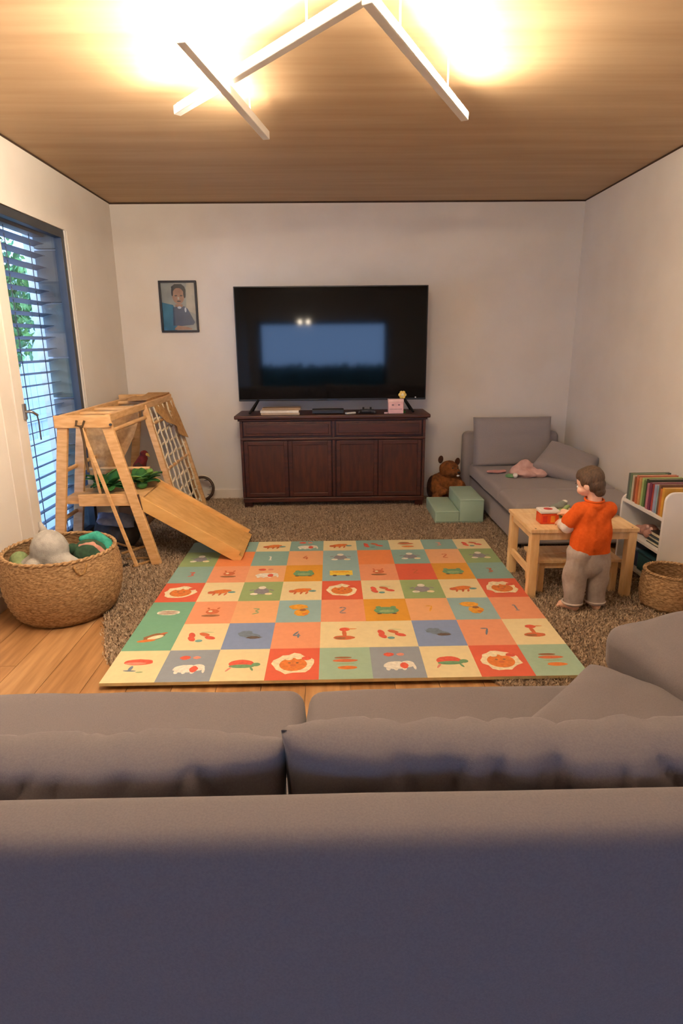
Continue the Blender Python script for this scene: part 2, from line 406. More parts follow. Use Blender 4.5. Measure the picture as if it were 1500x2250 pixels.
# ================================================================== RUG + PLAY MAT
MX0, MY0, MW, MD, MZ = -.956, 2.203, 2.0, 1.8, .018
rug = thing('shag_rug', 'grey brown shag rug under the play mat', 'rug', (.3, 3.7, 0))
outline = [(-.90,2.26),(.62,2.26),(.72,2.10),(1.72,1.95),(1.76,2.7),(1.80,3.6),(2.05,5.30),(-1.72,5.30),(-1.72,4.0),(-1.40,3.35),(-1.17,2.86),(-1.04,2.5)]
MB().prism([(x-.3, y-3.7) for x, y in outline], .001, .010).build('backing', RUGB, rug)
rng = np.random.default_rng(3)
NB = 260000
px = rng.uniform(-1.74, 2.06, NB); py = rng.uniform(1.93, 5.31, NB)
def inside(px, py, poly):
    r = np.zeros(len(px), bool); j = len(poly)-1
    for i in range(len(poly)):
        xi, yi = poly[i]; xj, yj = poly[j]
        c = ((yi > py) != (yj > py)) & (px < (xj-xi)*(py-yi)/(yj-yi+1e-12)+xi); r ^= c; j = i
    return r
jit = rng.normal(0, .008, (2, NB))
ok = inside(px+jit[0], py+jit[1], outline) & ~((px > MX0+.012) & (px < MX0+MW-.012) & (py > MY0+.012) & (py < MY0+MD-.012))
px, py = px[ok]-.3, py[ok]-3.7; n = len(px)
a = rng.uniform(0, 2*PI, n); ln_ = rng.uniform(.012, .030, n); la = rng.uniform(0, 2*PI, n); le = rng.uniform(.006, .024, n)
V = np.zeros((n, 3, 3)); hw = .0036
V[:,0] = np.stack([px-np.cos(a)*hw, py-np.sin(a)*hw, np.full(n,.009)], 1)
V[:,1] = np.stack([px+np.cos(a)*hw, py+np.sin(a)*hw, np.full(n,.009)], 1)
V[:,2] = np.stack([px+np.cos(la)*le, py+np.sin(la)*le, .009+ln_*.8], 1)
me = bpy.data.meshes.new('pile'); me.vertices.add(3*n); me.vertices.foreach_set('co', V.ravel())
me.loops.add(3*n); me.loops.foreach_set('vertex_index', np.arange(3*n, dtype=np.int32))
me.polygons.add(n); me.polygons.foreach_set('loop_start', np.arange(0, 3*n, 3, dtype=np.int32)); me.update(); me.validate()
o = link('pile', me, RUGM, rug); o['kind'] = 'stuff'
# ---- play mat
PAL = dict(c=(240,224,178), s=(146,158,172), r=(226,104,78), m=(162,192,170), t=(116,174,148), b=(132,154,198), p=(240,164,126), o=(242,148,92), e=(242,184,136),
           l=(150,186,192), a=(230,166,62), g=(152,178,126), u=(140,180,176))
rows = ['cscrmscrm', 'tcbpccbpc', 'tpelpaelp', 'rcgcrcgcr', 'upealorau', 'gouelouegx'[:9], 'uucucucuc']
rows[4] = 'upealprau'
keys = list(PAL)
PAL = {k2: tuple(int(v*.96) for v in c) for k2, c in PAL.items()}
mats = [mat('mat_print_'+k2, PAL[k2], .55, tuple(int(v*.98) for v in PAL[k2]), 40, bump=.03, bscale=240) for k2 in keys]
pmt = thing('play_mat', 'colourful foam play mat printed with animal squares lying on the rug', 'play mat', (MX0, MY0, MZ))
mb = MB(); ys = [0]+[.2657*i for i in range(1,7)]+[1.8]; cw = MW/9
TH = .014
for j in range(7):
    for i in range(9):
        mb.poly([(i*cw,ys[j],TH),((i+1)*cw,ys[j],TH),((i+1)*cw,ys[j+1],TH),(i*cw,ys[j+1],TH)], keys.index(rows[j][i]))
edge = mat('mat_edge_foam', (232,214,160), .6); ei = len(mats)
for i in range(9):
    mb.poly([(i*cw,0,0),((i+1)*cw,0,0),((i+1)*cw,0,TH),(i*cw,0,TH)], ei); mb.poly([(i*cw,MD,0),((i+1)*cw,MD,0),((i+1)*cw,MD,TH),(i*cw,MD,TH)], ei)
for j in range(7):
    for x in (0, MW): mb.poly([(x,ys[j],0),(x,ys[j+1],0),(x,ys[j+1],TH),(x,ys[j],TH)], ei)
mb.poly([(0,0,0),(MW,0,0),(MW,MD,0),(0,MD,0)], ei)
mb.build('foam_sheet', mats+[edge], pmt)
MOT = {}
def ink(n): return MOT.setdefault(n, len(MOT))
INK = dict(cream=(246,232,196), orange=(222,128,62), rust=(206,110,70), red=(222,96,76), grey=(140,140,150), brown=(150,104,70), green=(110,158,118), teal=(110,160,160), amber=(232,168,60), yellow=(238,208,80), slate=(110,128,150), dark=(96,84,80), pink=(232,150,130), sage=(150,176,130), white=(240,236,224))
for k2 in INK: ink(k2)
mo = MB(); LAY = [TH+.0004]
def disc(cx, cy, rx, ry, col, rag=0, n=20, rot=0, sd=0):
    LAY[0] += 4e-6
    rn = random.Random(int(cx*9999+cy*777+sd)); ps = []
    for q in range(n):
        a = 2*PI*q/n; s = 1+rag*rn.uniform(-1,1); x, y = rx*s*math.cos(a), ry*s*math.sin(a)
        ps.append((cx+x*math.cos(rot)-y*math.sin(rot), cy+x*math.sin(rot)+y*math.cos(rot), LAY[0]))
    mo.poly(ps, ink(col))
def bar(x0, y0, x1, y1, wd, col): 
    L = math.hypot(x1-x0, y1-y0); disc((x0+x1)/2, (y0+y1)/2, L/2, wd/2, col, 0, 12, math.atan2(y1-y0, x1-x0))
def m_lion(x,y,s): disc(x,y,.40*s,.40*s,'cream',.12); disc(x,y-.04*s,.28*s,.26*s,'orange'); disc(x-.1*s,y+.2*s,.08*s,.07*s,'cream'); disc(x+.1*s,y+.22*s,.07*s,.06*s,'cream'); disc(x-.08*s,y+.02*s,.03*s,.03*s,'brown'); disc(x+.08*s,y+.02*s,.03*s,.03*s,'brown'); disc(x,y-.08*s,.06*s,.04*s,'rust'); disc(x+.26*s,y+.2*s,.1*s,.08*s,'red')
def m_eleph(x,y,s):
    disc(x-.03*s,y-.14*s,.26*s,.15*s,'white',.05); [bar(x+q*s,y-.2*s,x+q*s,y-.34*s,.09*s,'white') for q in (-.2,-.05,.12)]; disc(x+.2*s,y-.1*s,.14*s,.13*s,'white'); disc(x+.13*s,y-.16*s,.08*s,.12*s,'red',.1); bar(x+.32*s,y-.1*s,x+.34*s,y-.32*s,.06*s,'white'); disc(x-.14*s,y+.3*s,.11*s,.08*s,'red',.1); disc(x+.1*s,y+.3*s,.08*s,.06*s,'pink',.1)
def m_turtle(x,y,s): disc(x,y+.02*s,.26*s,.16*s,'red',.04); disc(x+.02*s,y-.08*s,.26*s,.07*s,'green'); disc(x+.3*s,y-.02*s,.09*s,.07*s,'green'); bar(x-.18*s,y-.1*s,x-.28*s,y-.28*s,.05*s,'pink'); bar(x+.2*s,y-.12*s,x+.26*s,y-.26*s,.05*s,'green')
def m_mush(x,y,s): disc(x,y+.15*s,.3*s,.12*s,'red',.05); disc(x-.05*s,y+.1*s,.22*s,.05*s,'pink'); bar(x-.08*s,y-.0*s,x-.1*s,y-.2*s,.08*s,'slate'); bar(x-.22*s,y-.18*s,x+.05*s,y-.2*s,.05*s,'slate'); bar(x+.05*s,y-.25*s,x+.2*s,y-.24*s,.05*s,'sage')
def m_bird(x,y,s): disc(x,y,.24*s,.14*s,'brown',.1,rot=.5); disc(x+.04*s,y-.02*s,.18*s,.08*s,'cream',0,rot=.5); disc(x-.12*s,y-.18*s,.2*s,.06*s,'orange',0,rot=.2); bar(x+.1*s,y+.14*s,x+.26*s,y+.2*s,.07*s,'rust')
def m_leaf(x,y,s): [disc(x+a*s,y+b*s,.13*s,.07*s,'red' if k3 else 'rust',.05,rot=r) for a,b,r,k3 in ((-.22,.05,1.9,1),(-.2,-.12,2.1,1),(.05,.08,-.5,0),(.2,-.08,-.4,1))]; disc(x-.02*s,y-.22*s,.08*s,.06*s,'teal'); bar(x-.05*s,y+.2*s,x+.25*s,y+.18*s,.02*s,'sage')
def m_croc(x,y,s): disc(x,y,.3*s,.1*s,'slate',.15,rot=-.3); disc(x-.08*s,y+.1*s,.15*s,.12*s,'slate',.2); disc(x+.1*s,y-.1*s,.16*s,.06*s,'dark',.2)
def m_duck(x,y,s): disc(x,y-.18*s,.24*s,.1*s,'rust',.05); bar(x+.02*s,y-.15*s,x+.0*s,y+.2*s,.1*s,'rust'); disc(x+.02*s,y+.22*s,.12*s,.09*s,'red',.05); bar(x+.05*s,y+.24*s,x+.3*s,y+.24*s,.04*s,'orange'); disc(x-.08*s,y-.2*s,.12*s,.05*s,'brown')
def m_frog(x,y,s): disc(x,y-.06*s,.3*s,.2*s,'green',.03); disc(x-.18*s,y+.12*s,.07*s,.07*s,'green'); disc(x+.18*s,y+.12*s,.07*s,.07*s,'green'); disc(x-.18*s,y-.24*s,.06*s,.03*s,'dark'); disc(x+.18*s,y-.24*s,.06*s,.03*s,'dark'); disc(x,y-.1*s,.18*s,.08*s,'sage')
def m_fox(x,y,s): disc(x,y,.26*s,.13*s,'orange',.08,rot=.2); disc(x-.24*s,y-.06*s,.1*s,.09*s,'rust',.1); [bar(x+q*s,y-.08*s,x+(q-.05)*s,y-.26*s,.06*s,'rust') for q in (-.14,.02,.16)]; disc(x+.28*s,y-.05*s,.1*s,.06*s,'teal')
def m_monk(x,y,s): disc(x,y-.02*s,.2*s,.2*s,'grey',.08); disc(x,y+.22*s,.1*s,.1*s,'white'); disc(x-.18*s,y-.2*s,.1*s,.07*s,'white'); disc(x+.2*s,y-.2*s,.1*s,.07*s,'cream'); bar(x-.2*s,y+.1*s,x-.32*s,y+.02*s,.06*s,'grey'); bar(x+.2*s,y+.1*s,x+.32*s,y+.0*s,.06*s,'grey')
def m_cat(x,y,s): disc(x,y+.02*s,.16*s,.14*s,'rust',.06); disc(x,y-.2*s,.22*s,.06*s,'brown',.04); disc(x-.05*s,y+.04*s,.05*s,.05*s,'cream'); bar(x-.1*s,y+.15*s,x-.14*s,y+.26*s,.06*s,'rust'); bar(x+.1*s,y+.15*s,x+.14*s,y+.26*s,.06*s,'rust')
def m_giraffe(x,y,s): disc(x+.06*s,y-.1*s,.18*s,.2*s,'amber',.1); disc(x-.04*s,y+.22*s,.24*s,.14*s,'amber',.12); disc(x+.08*s,y+.04*s,.08*s,.07*s,'brown',.1); disc(x+.14*s,y-.18*s,.07*s,.05*s,'orange')
def m_fish(x,y,s): disc(x,y+.08*s,.26*s,.06*s,'rust',.04); disc(x-.04*s,y+.2*s,.18*s,.04*s,'brown'); disc(x+.04*s,y-.2*s,.2*s,.07*s,'orange',.05); bar(x-.2*s,y-.06*s,x+.2*s,y-.04*s,.03*s,'sage')
def m_zebra(x,y,s): disc(x,y,.28*s,.14*s,'white',.04); [disc(x+.0*s,y+q*s,.24*s,.022*s,'brown') for q in (-.07,0,.07)]
def m_bus(x,y,s): mo_rect(x-.32*s,y-.22*s,x+.32*s,y+.14*s,'yellow'); mo_rect(x-.24*s,y-.02*s,x+.22*s,y+.08*s,'amber'); disc(x-.18*s,y-.24*s,.06*s,.06*s,'dark'); disc(x+.18*s,y-.24*s,.06*s,.06*s,'dark')
def mo_rect(x0,y0,x1,y1,col):
    LAY[0] += 4e-6; mo.poly([(x0,y0,LAY[0]),(x1,y0,LAY[0]),(x1,y1,LAY[0]),(x0,y1,LAY[0])], ink(col))
def m_num(ch, col):
    segs = {'1':[(0,.2,0,-.2),(-.07,-.2,.07,-.2),(-.07,.13,0,.2)], '2':[(-.1,.14,0,.2),(0,.2,.1,.13),(.1,.13,-.1,-.18),(-.1,-.2,.1,-.2)], '4':[(.05,.2,-.1,-.05),(-.1,-.05,.12,-.05),(.05,.08,.05,-.2)],
            '3':[(-.1,.2,.1,.18),(.1,.16,-.02,.03),(-.02,.03,.1,-.08),(.1,-.1,-.1,-.2)], '7':[(-.1,.2,.1,.2),(.1,.2,-.02,-.2)]}
    def f(x,y,s):
        for a,b,c,d in segs[ch]: bar(x+a*s*.8,y+b*s*.8,x+c*s*.8,y+d*s*.8,.05*s,col)
    return f
def m_none(x,y,s): pass
grid = [[m_mush,m_eleph,m_turtle,m_lion,m_fish,m_eleph,m_turtle,m_lion,m_fish],
        [m_bird,m_leaf,m_croc,m_num('4','slate'),m_duck,m_leaf,m_croc,m_num('7','slate'),m_duck],
        [m_zebra,m_cat,m_num('3','sage'),m_giraffe,m_num('2','grey'),m_frog,m_num('7','amber'),m_giraffe,m_num('1','grey')],
        [m_lion,m_fox,m_monk,m_fox,m_lion,m_leaf,m_monk,m_fox,m_lion],
        [m_num('3','red'),m_cat,m_eleph,m_frog,m_bus,m_cat,m_num('2','rust'),m_frog,m_num('3','rust')],
        [m_monk,m_none,m_num('1','white'),m_num('4','rust'),m_monk,m_none,m_monk,m_num('2','rust'),m_monk],
        [m_none,m_fish,m_fox,m_eleph,m_fox,m_leaf,m_fish,m_num('3','pink'),m_leaf]]
MINK = [mat('ink_'+k2, INK[k2], .6, tuple(int(v*.9) for v in INK[k2]), 60) for k2 in INK]
def CELL(j, i):
    global mo
    mo = MB(); f = grid[j][i]; f((i+.5)*cw, (ys[j]+ys[j+1])/2, cw*.95)
    if mo.v: o = mo.build('number_print' if f.__name__ == 'f' else 'animal_print', MINK, pmt)
for j in range(7):
    for i in range(9): CELL(j, i)

# ================================================================== SIDEBOARD + TELEVISION
CY = 4.983
sb = thing('sideboard', 'dark mahogany sideboard with two drawers and four doors below the television', 'sideboard', (0, CY, .008))
YK = D-.02-CY
MB().box(-.745,.762,.016,YK,.055,.745).build('body', MAHOGD, sb, bevel=.004)
mb = MB().prism([(-.79,-.035),(.803,-.035),(.803,YK),(-.79,YK)], .752, .782); mb.build('top_board', MAHOG, sb, bevel=.008)
MB().box(-.765,.782,-.012,YK,.735,.752).build('cornice', MAHOG, sb, bevel=.005)
MB().box(-.752,.769,-.010,.03,.575,.597).build('moulding', MAHOG, sb, bevel=.006)
MB().box(-.752,.769,-.006,YK,.052,.092).build('plinth', MAHOG, sb, bevel=.005)
for x in (-.745,.692):
    for y in (.0, YK-.07): MB().box(x,x+.07,y,y+.07,0,.056).build('foot', MAHOGD, sb, bevel=.006)
for x in (-.752,-.0125+.015,.747): MB().box(x,x+.022,-.002,.02,.092,.735).build('stile', MAHOG, sb, bevel=.003)
for x0,x1 in ((-.722,-.006),(.034,.738)):
    d = MB().box(x0,x1,-.002,.018,.612,.728).build('drawer', MAHOGV, sb, bevel=.004)
    MB().box(x0+.02,x1-.02,-.010,0,.630,.710).build('panel', MAHOG, d, bevel=.004)
for x0,x1 in ((-.724,-.366),(-.360,-.006),(.036,.378),(.384,.738)):
    d = MB()
    q = .032
    d.box(x0,x0+q,-.006,.018,.100,.568).box(x1-q,x1,-.006,.018,.100,.568).box(x0+q,x1-q,-.006,.018,.100,.100+q).box(x0+q,x1-q,-.006,.018,.568-q,.568)
    d = d.build('door', MAHOG, sb, bevel=.003)
    MB().box(x0+q,x1-q,.004,.016,.100+q,.568-q).build('panel', MAHOGV, d)
tv = thing('television', 'large black flat television standing on the mahogany sideboard', 'television', (0, 5.14, .790))
TX0, TX1, TZ0, TZ1 = -.768, .786, .10, 1.0
bz = .008
MB().box(TX0,TX1,-.004,.03,TZ0,TZ1).build('housing', BLACK, tv, bevel=.004)
MB().box(-.45,.47,.03,.075,.16,.62).build('rear_box', BLACK, tv, bevel=.01)
MB().box(TX0+bz,TX1-bz,-.006,-.0035,TZ0+.016,TZ1-bz).build('screen', SCREEN, tv)
MB().box(-.03,.05,-.007,-.004,TZ0+.002,TZ0+.013).build('badge', mat('dark_chrome',(60,60,62),.3,metal=.8), tv)
MB().cbox((.70,-.006,TZ0+.02),(.010,.004,.010)).build('status_light', mat('white_dot',(220,220,230),.4), tv)
for sx, x in ((-1,-.60),(1,.60)):
    lg = MB(); lg.beam((x, .01, TZ0+.02),(x+sx*.075, -.10, .008),.016,.016); lg.beam((x, .01, TZ0+.02),(x+sx*.075, .12, .008),.016,.016)
    lg.build('stand_leg', BLACK, tv, bevel=.003)
TOPZ = .7905
def book(name, label, loc, dims, col, rotz=0, group=None, axis='y', pages=(232,222,198)):
    """closed book: boards and spine, page block inset. dims=(thick, depth, height)"""
    t = thing(name, label, 'book', loc, rotz, group)
    th, dp, ht = dims; cm = mat('book_cover_%d_%d_%d' % col, col, .5, tuple(int(v*.86) for v in col), 12); c = .0022
    mb = MB().box(-th/2,-th/2+c,0,dp,0,ht).box(th/2-c,th/2,0,dp,0,ht).box(-th/2+c,th/2-c,0,c,0,ht)
    mb.build('cover', cm, t)
    MB().box(-th/2+c,th/2-c,c,dp-.004,.003,ht-.003).build('pages', mat('book_pages', pages, .85, tuple(int(v*.9) for v in pages), 30, (1,1,8)), t)
    return t
def flat_book(label, x0, x1, y0, y1, z, th, col, group):
    t = thing('book', label, 'book', ((x0+x1)/2, y0, z), 0, group); L = (x1-x0)/2; dp = y1-y0; c = .003
    cm = mat('book_cover_%d_%d_%d' % col, col, .5, tuple(int(v*.86) for v in col), 12)
    MB().box(-L,L,0,dp,0,c).box(-L,L,0,dp,th-c,th).box(-L,L,0,c,c,th-c).build('cover', cm, t)
    MB().box(-L+.004,L-.004,c,dp-.004,c,th-c).build('pages', MATS['book_pages'] if 'book_pages' in MATS else mat('book_pages',(232,222,198),.85), t)
flat_book('cream book at the bottom of the pile under the television', -.575,-.262,5.0,5.12,TOPZ,.016,(196,170,140),'books under the television')
flat_book('white spined book in the pile under the television', -.580,-.268,4.995,5.12,TOPZ+.0162,.018,(240,230,214),'books under the television')
flat_book('tan book on top of the pile under the television', -.565,-.255,5.01,5.12,TOPZ+.0344,.020,(160,132,100),'books under the television')
t = thing('media_box', 'flat black media box centred below the television', 'media box', (-.03, 5.02, TOPZ))
MB().box(-.13,.13,0,.10,.004,.036).build('case', BLACK, t, bevel=.003); MB().box(-.12,.12,-.002,.001,.010,.022).build('front_panel', mat('dark_grey_plastic',(40,42,44),.3), t)
for x in (-.11,.10): MB().box(x,x+.012,.02,.08,0,.005).build('foot', BLACK, t)
t = thing('remote_control', 'small white remote control on the sideboard beside the media box', 'remote control', (.155, 5.02, TOPZ), .5)
MB().box(-.045,.045,-.014,.014,0,.014).build('case', WHITE, t, bevel=.004); MB().box(-.03,.0,-.008,.008,.0135,.0155).build('keypad', mat('grey_keys',(150,150,150),.5), t)
t = thing('game_controller', 'dark game controller lying right of the media box', 'controller', (.29, 5.03, TOPZ))
mb = MB().cap((-.05,0,.018),(.05,0,.018),.018,.018).cap((-.05,0,.018),(-.065,-.03,.014),.017,.012).cap((.05,0,.018),(.065,-.03,.014),.017,.012).ell((0,.0,.022),(.05,.03,.016))
place(remesh(mb,.004,3),'shell',mat('charcoal_plastic',(58,58,62),.4),t)
for x in (-.03,.03): MB().lathe([(0,.036),(.008,.036),(.008,.052),(0,.053)],(x,-.005,0),12).build('thumbstick', BLACK, t)
t = thing('pink_box', 'small pink gift box with a printed face at the right of the sideboard', 'box', (.525, 5.0, TOPZ))
PK = mat('pink_card', (240,196,196), .6, (228,180,182), 20)
MB().box(-.062,.062,0,.06,0,.092).build('body', PK, t, bevel=.003); MB().box(-.064,.064,-.002,.062,.092,.116).build('lid', mat('pale_pink_card',(244,206,204),.6), t, bevel=.003)
DK = mat('printed_grey',(150,120,128),.6)
for x in (-.025,.025): MB().ell((x,-.0005,.07),(.009,.0012,.006)).build('printed_eye', DK, t)
MB().cbox((0,-.0006,.036),(.10,.001,.003)).build('printed_line', DK, t)
MB().box(-.095,-.066,.0,.02,0,.012).build('ribbon_end', MATS['pale_pink_card'], t, bevel=.002)
t = thing('toy_flower', 'yellow toy flower standing behind the pink box', 'toy', (.585, 5.085, TOPZ))
MB().tube([(0,0,0),(0,-.0,.08),(-.0,-.005,.135)], .004, 6).build('stem', LEAF, t)
MB().lathe([(0,0),(.03,0),(.03,.012),(0,.014)],(0,0,0),16).build('base', LEAF, t)
mb = MB(); [mb.ell((.02*math.cos(q),-.008,.145+.02*math.sin(q)),(.014,.008,.014)) for q in [k*PI/3 for k in range(6)]]
mb.build('petals', mat('yellow_felt',(244,214,120),.7), t, smooth=3); MB().ell((0,-.014,.145),(.012,.008,.012)).build('centre', mat('cream_felt',(250,240,200),.7), t, smooth=3)

# ================================================================== PICTURE
pf = thing('picture_frame', 'black framed portrait photograph of a person in a blue shirt on the back wall', 'picture', (-1.262, D, 1.45))
PW, PH = .155, .41; q = .016
FR = mat('black_frame_wood', (28,20,16), .4, (20,14,11), 10)
mb = MB().box(-PW,PW,-.022,0,0,q).box(-PW,PW,-.022,0,PH-q,PH).box(-PW,-PW+q,-.022,0,q,PH-q).box(PW-q,PW,-.022,0,q,PH-q); mb.build('frame', FR, pf, bevel=.002)
PC = [mat('print_'+n_, c_, .5, c2_, s_, detail=2) for n_,c_,c2_,s_ in (('backdrop',(176,170,160),(150,146,138),9),('teal',(70,130,160),(50,104,132),9),('hair',(42,30,24),(30,22,18),30),('skin',(186,138,112),(160,112,90),20),('shirt',(70,82,112),(54,66,94),14),('pale',(206,190,170),(184,168,150),12),('white',(220,222,232),(200,204,220),12))]
pr = MB(); LZ = [-.006]
def pp(pts, mi): LZ[0] -= .00004; pr.poly([(x, LZ[0], z) for x, z in pts], mi)
def pe(cx, cz, rx, rz, mi, n=22, rot=0): pp([(cx+rx*math.cos(a)*math.cos(rot)-rz*math.sin(a)*math.sin(rot), cz+rx*math.cos(a)*math.sin(rot)+rz*math.sin(a)*math.cos(rot)) for a in [2*PI*k/n for k in range(n)]], mi)
A, Bz = PW-q, PH-q
pp([(-A,q),(A,q),(A,Bz),(-A,Bz)], 0)
pp([(-A,q),(-.03,q),(-.02,.16),(-.05,.22),(-A,.24)], 1)
pp([(.06,.18),(A,.14),(A,Bz),(.07,Bz)], 5)
pe(.004,.330,.060,.052,2); pe(.0,.290,.050,.064,3); pp([(-.050,.335),(-.03,.352),(.03,.352),(.052,.335),(.058,.36),(.03,.383),(-.025,.383),(-.055,.362)], 2); pe(.052,.302,.010,.030,2); pe(-.049,.312,.007,.024,2)
pe(-.02,.292,.012,.005,2); pe(.024,.292,.012,.005,2); pe(.0,.272,.008,.012,5); pe(.002,.248,.018,.005,2)
pp([(-.03,.225),(.03,.225),(.03,.19),(-.03,.19)], 3)
pp([(-.05,.2),(-.02,.205),(.005,.19),(.04,.21),(.07,.19),(.125,.08),(.11,.06),(.0,.05),(-.06,.055),(-.055,.12)], 4)
pe(.003,.198,.016,.010,6); pe(.052,.18,.008,.02,6)
pp([(-.05,.03),(-.02,.055),(.05,.045),(.10,.03),(.09,q+.004),(-.045,q+.004)], 3)
pr.build('photo_print', PC, pf)
MB().box(-A,A,-.0112,-.0102,q,Bz).build('glass', GLASS, pf)

# ================================================================== CEILING LIGHT
cl = thing('ceiling_light', 'white crossed bar ceiling light with upward facing led strips', 'lamp', (-.02, 2.55, H))
LED = emit_mat('led_strip', LED_COLOR, LED_STRENGTH)
BAR = mat('white_bar_lacquer', (238,236,230), .4, (232,229,222), 5)
SIDE_FILL = emit_mat('side_fill_glow', LED_COLOR, LED_FILL)
bars = [((-.470,2.30,2.305),(-.292,3.26,2.300),1), ((-.665,3.075,2.345),(.135,2.13,2.345),-1), ((.118,2.10,2.318),(.612,3.075,2.318),-1),
        ((-.62,1.15,2.318),(-.10,1.99,2.318),1), ((.02,2.0,2.305),(.62,1.20,2.305),-1), ((-.50,1.62,2.345),(.45,1.62,2.345),1)]
for a, b, sg in bars:
    a, b = Vector(a), Vector(b)
    bo = MB().beam(a, b, .034, .036).build('bar', BAR, cl, bevel=.003, world=True)
    d = (b-a).normalized()
    up = Vector((0,0,.0195)); sx = Vector((-d.y,d.x,0))*sg*.0185
    MB().beam(a+d*.02+up, b-d*.02+up, .022, .003).build('led_strip', LED, bo, world=True)
    MB().beam(a+d*.02+sx, b-d*.02+sx, .003, .016).build('side_fill_strip', SIDE_FILL, bo, world=True)  # added glowing strip on the bar's hidden side, fill light for the room
    for f_ in (.25,.75):
        p = a.lerp(b, f_)
        MB().tube([p+Vector((0,0,.018)), Vector((p.x,p.y,H))], .004, 8).build('standoff', BAR, cl, world=True)
MB().box(-.06,.22,1.75,2.03,H-.035,H).build('canopy', BAR, cl, bevel=.004, world=True)
MB().beam((.10,2.03,H-.02),(.126,2.115,2.34),.03,.02).build('arm', BAR, cl, world=True)

# ================================================================== CLIMBING FRAME
cf = thing('climbing_frame', 'wooden toddler climbing frame with slide and rope net beside the window', 'climbing frame', (-1.42, 4.3, .010))
ZT = .955
def part(name, mb, m=WOOD, bevel=.004, smooth=0, parent=None): return mb.build(name, m, parent or cf, bevel=bevel, smooth=smooth, world=True)
XLt, XRt, XLb, XRb = -1.60, -1.33, -1.725, -1.115
def frame_at(y, left=True, right=True):
    if left: part('leg', MB().beam((XLb,y,.01),(XLt+.012,y,ZT-.03),.030,.062,(1,0,0)))
    if right: part('leg', MB().beam((XRb,y,.01),(XRt-.012,y,ZT-.03),.030,.062,(1,0,0)))
frame_at(3.64); frame_at(3.92, True, False); frame_at(5.10)
part('top_beam', MB().box(XLt-.035,XRt+.03,3.615,3.64-.016,ZT-.075,ZT))
part('top_beam', MB().box(-1.735,XRt+.01,5.06,5.12,ZT-.045,ZT+.005))
part('top_beam', MB().box(XLt-.02,XRt+.02,4.36,4.39,ZT-.06,ZT-.02))
for x in (XLt-.0, XRt+.0): part('top_rail', MB().beam((x,3.64,ZT-.022),(x,5.08,ZT-.022),.028,.044))
for y in (3.9,4.14,4.62,4.86): part('rung', MB().tube([(XLt,y,ZT-.02),(XRt,y,ZT-.02)],.014,10), smooth=1, bevel=0)
# rungs across the sides
part('rung', MB().tube([(-1.70,3.92,.40),(-1.19,3.66,.40)],.013,10), smooth=1, bevel=0)
part('rung', MB().tube([(-1.32,3.66,.855),(-1.32,4.40,.855)],.013,10), smooth=1, bevel=0)
part('rung', MB().tube([(-1.69,3.64,.30),(-1.705,5.1,.30)],.013,10), smooth=1, bevel=0)
part('rung', MB().tube([(-1.66,3.64,.60),(-1.66,5.1,.60)],.013,10), smooth=1, bevel=0)
part('rung', MB().tube([(-1.71,4.12,.54),(-1.25,4.12,.535)],.012,10), smooth=1, bevel=0)
# platform of boards
PZ = .425
for i in range(4): part('platform_board', MB().box(-1.69,-1.20,3.66+i*.118,3.66+i*.118+.112,PZ-.018,PZ), bevel=.003)
part('platform_edge', MB().box(-1.56,-1.19,3.640,3.658,PZ-.03,PZ+.045))
part('platform_edge', MB().box(-1.69,-1.26,4.135,4.153,PZ-.03,PZ+.06))
# slide
sd = thing('tmp','','',(0,0,0)); bpy.data.objects.remove(sd)
def slab(x0,z0,x1,z1,y0,y1,dn,up):
    d = Vector((x1-x0,0,z1-z0)).normalized(); nrm = Vector((-d.z,0,d.x))
    ps = [Vector((x0,0,z0))-nrm*dn, Vector((x1,0,z1))-nrm*dn, Vector((x1,0,z1))+nrm*up, Vector((x0,0,z0))+nrm*up]
    return MB().add([(p.x,y0,p.z) for p in ps]+[(p.x,y1,p.z) for p in ps], [(0,1,2,3),(7,6,5,4),(0,4,5,1),(1,5,6,2),(2,6,7,3),(3,7,4,0)])
sl_ = part('slide', slab(-1.185,.425,-.585,.055,3.655,4.09,.010,.004), PLY, .002)
part('side_board', slab(-1.19,.425,-.60,.062,3.635,3.656,.045,.032), PLY, .003, parent=sl_)
part('side_board', slab(-1.30,.495,-.60,.062,4.09,4.111,.045,.032), PLY, .003, parent=sl_)
part('end_block', slab(-.62,.078,-.575,.05,3.636,4.11,.036,.004), PLY, .003, parent=sl_)
part('hinge_strap', MB().beam((-1.19,3.632,.47),(-1.175,3.632,.37),.012,.004,(0,1,0)), mat('dark_strap',(70,48,34),.8), 0, parent=sl_)
# net ladder on the far slope
def slope(z): return XRb+(XRt-XRb)*(z/ZT)
part('net_rail', MB().beam((slope(.01),4.37,.01),(slope(.94),4.37,.94),.034,.044,(1,0,0)))
for z in (.46,.80): part('net_bar', MB().tube([(slope(z),4.37,z),(slope(z),5.10,z)],.013,10), smooth=1, bevel=0)
for z in [.10+.092*i for i in range(9)]:
    pts = []
    for k in range(25):
        u = k/24; y = 4.40+u*.68; pts.append((slope(z)+.004, y, z-.022*abs(math.sin(u*PI*5))+.006*math.sin(u*17+z*30)))
    part('net_rope', MB().tube(pts,.0072,6), ROPE, 0, 1)
for k in range(6):
    y = 4.44+k*.12; pts = [(slope(z)+.007, y+.010*math.sin(z*31+k), z) for z in [.06+.05*i for i in range(18)]]
    part('net_rope', MB().tube(pts,.0072,6), ROPE, 0, 1)
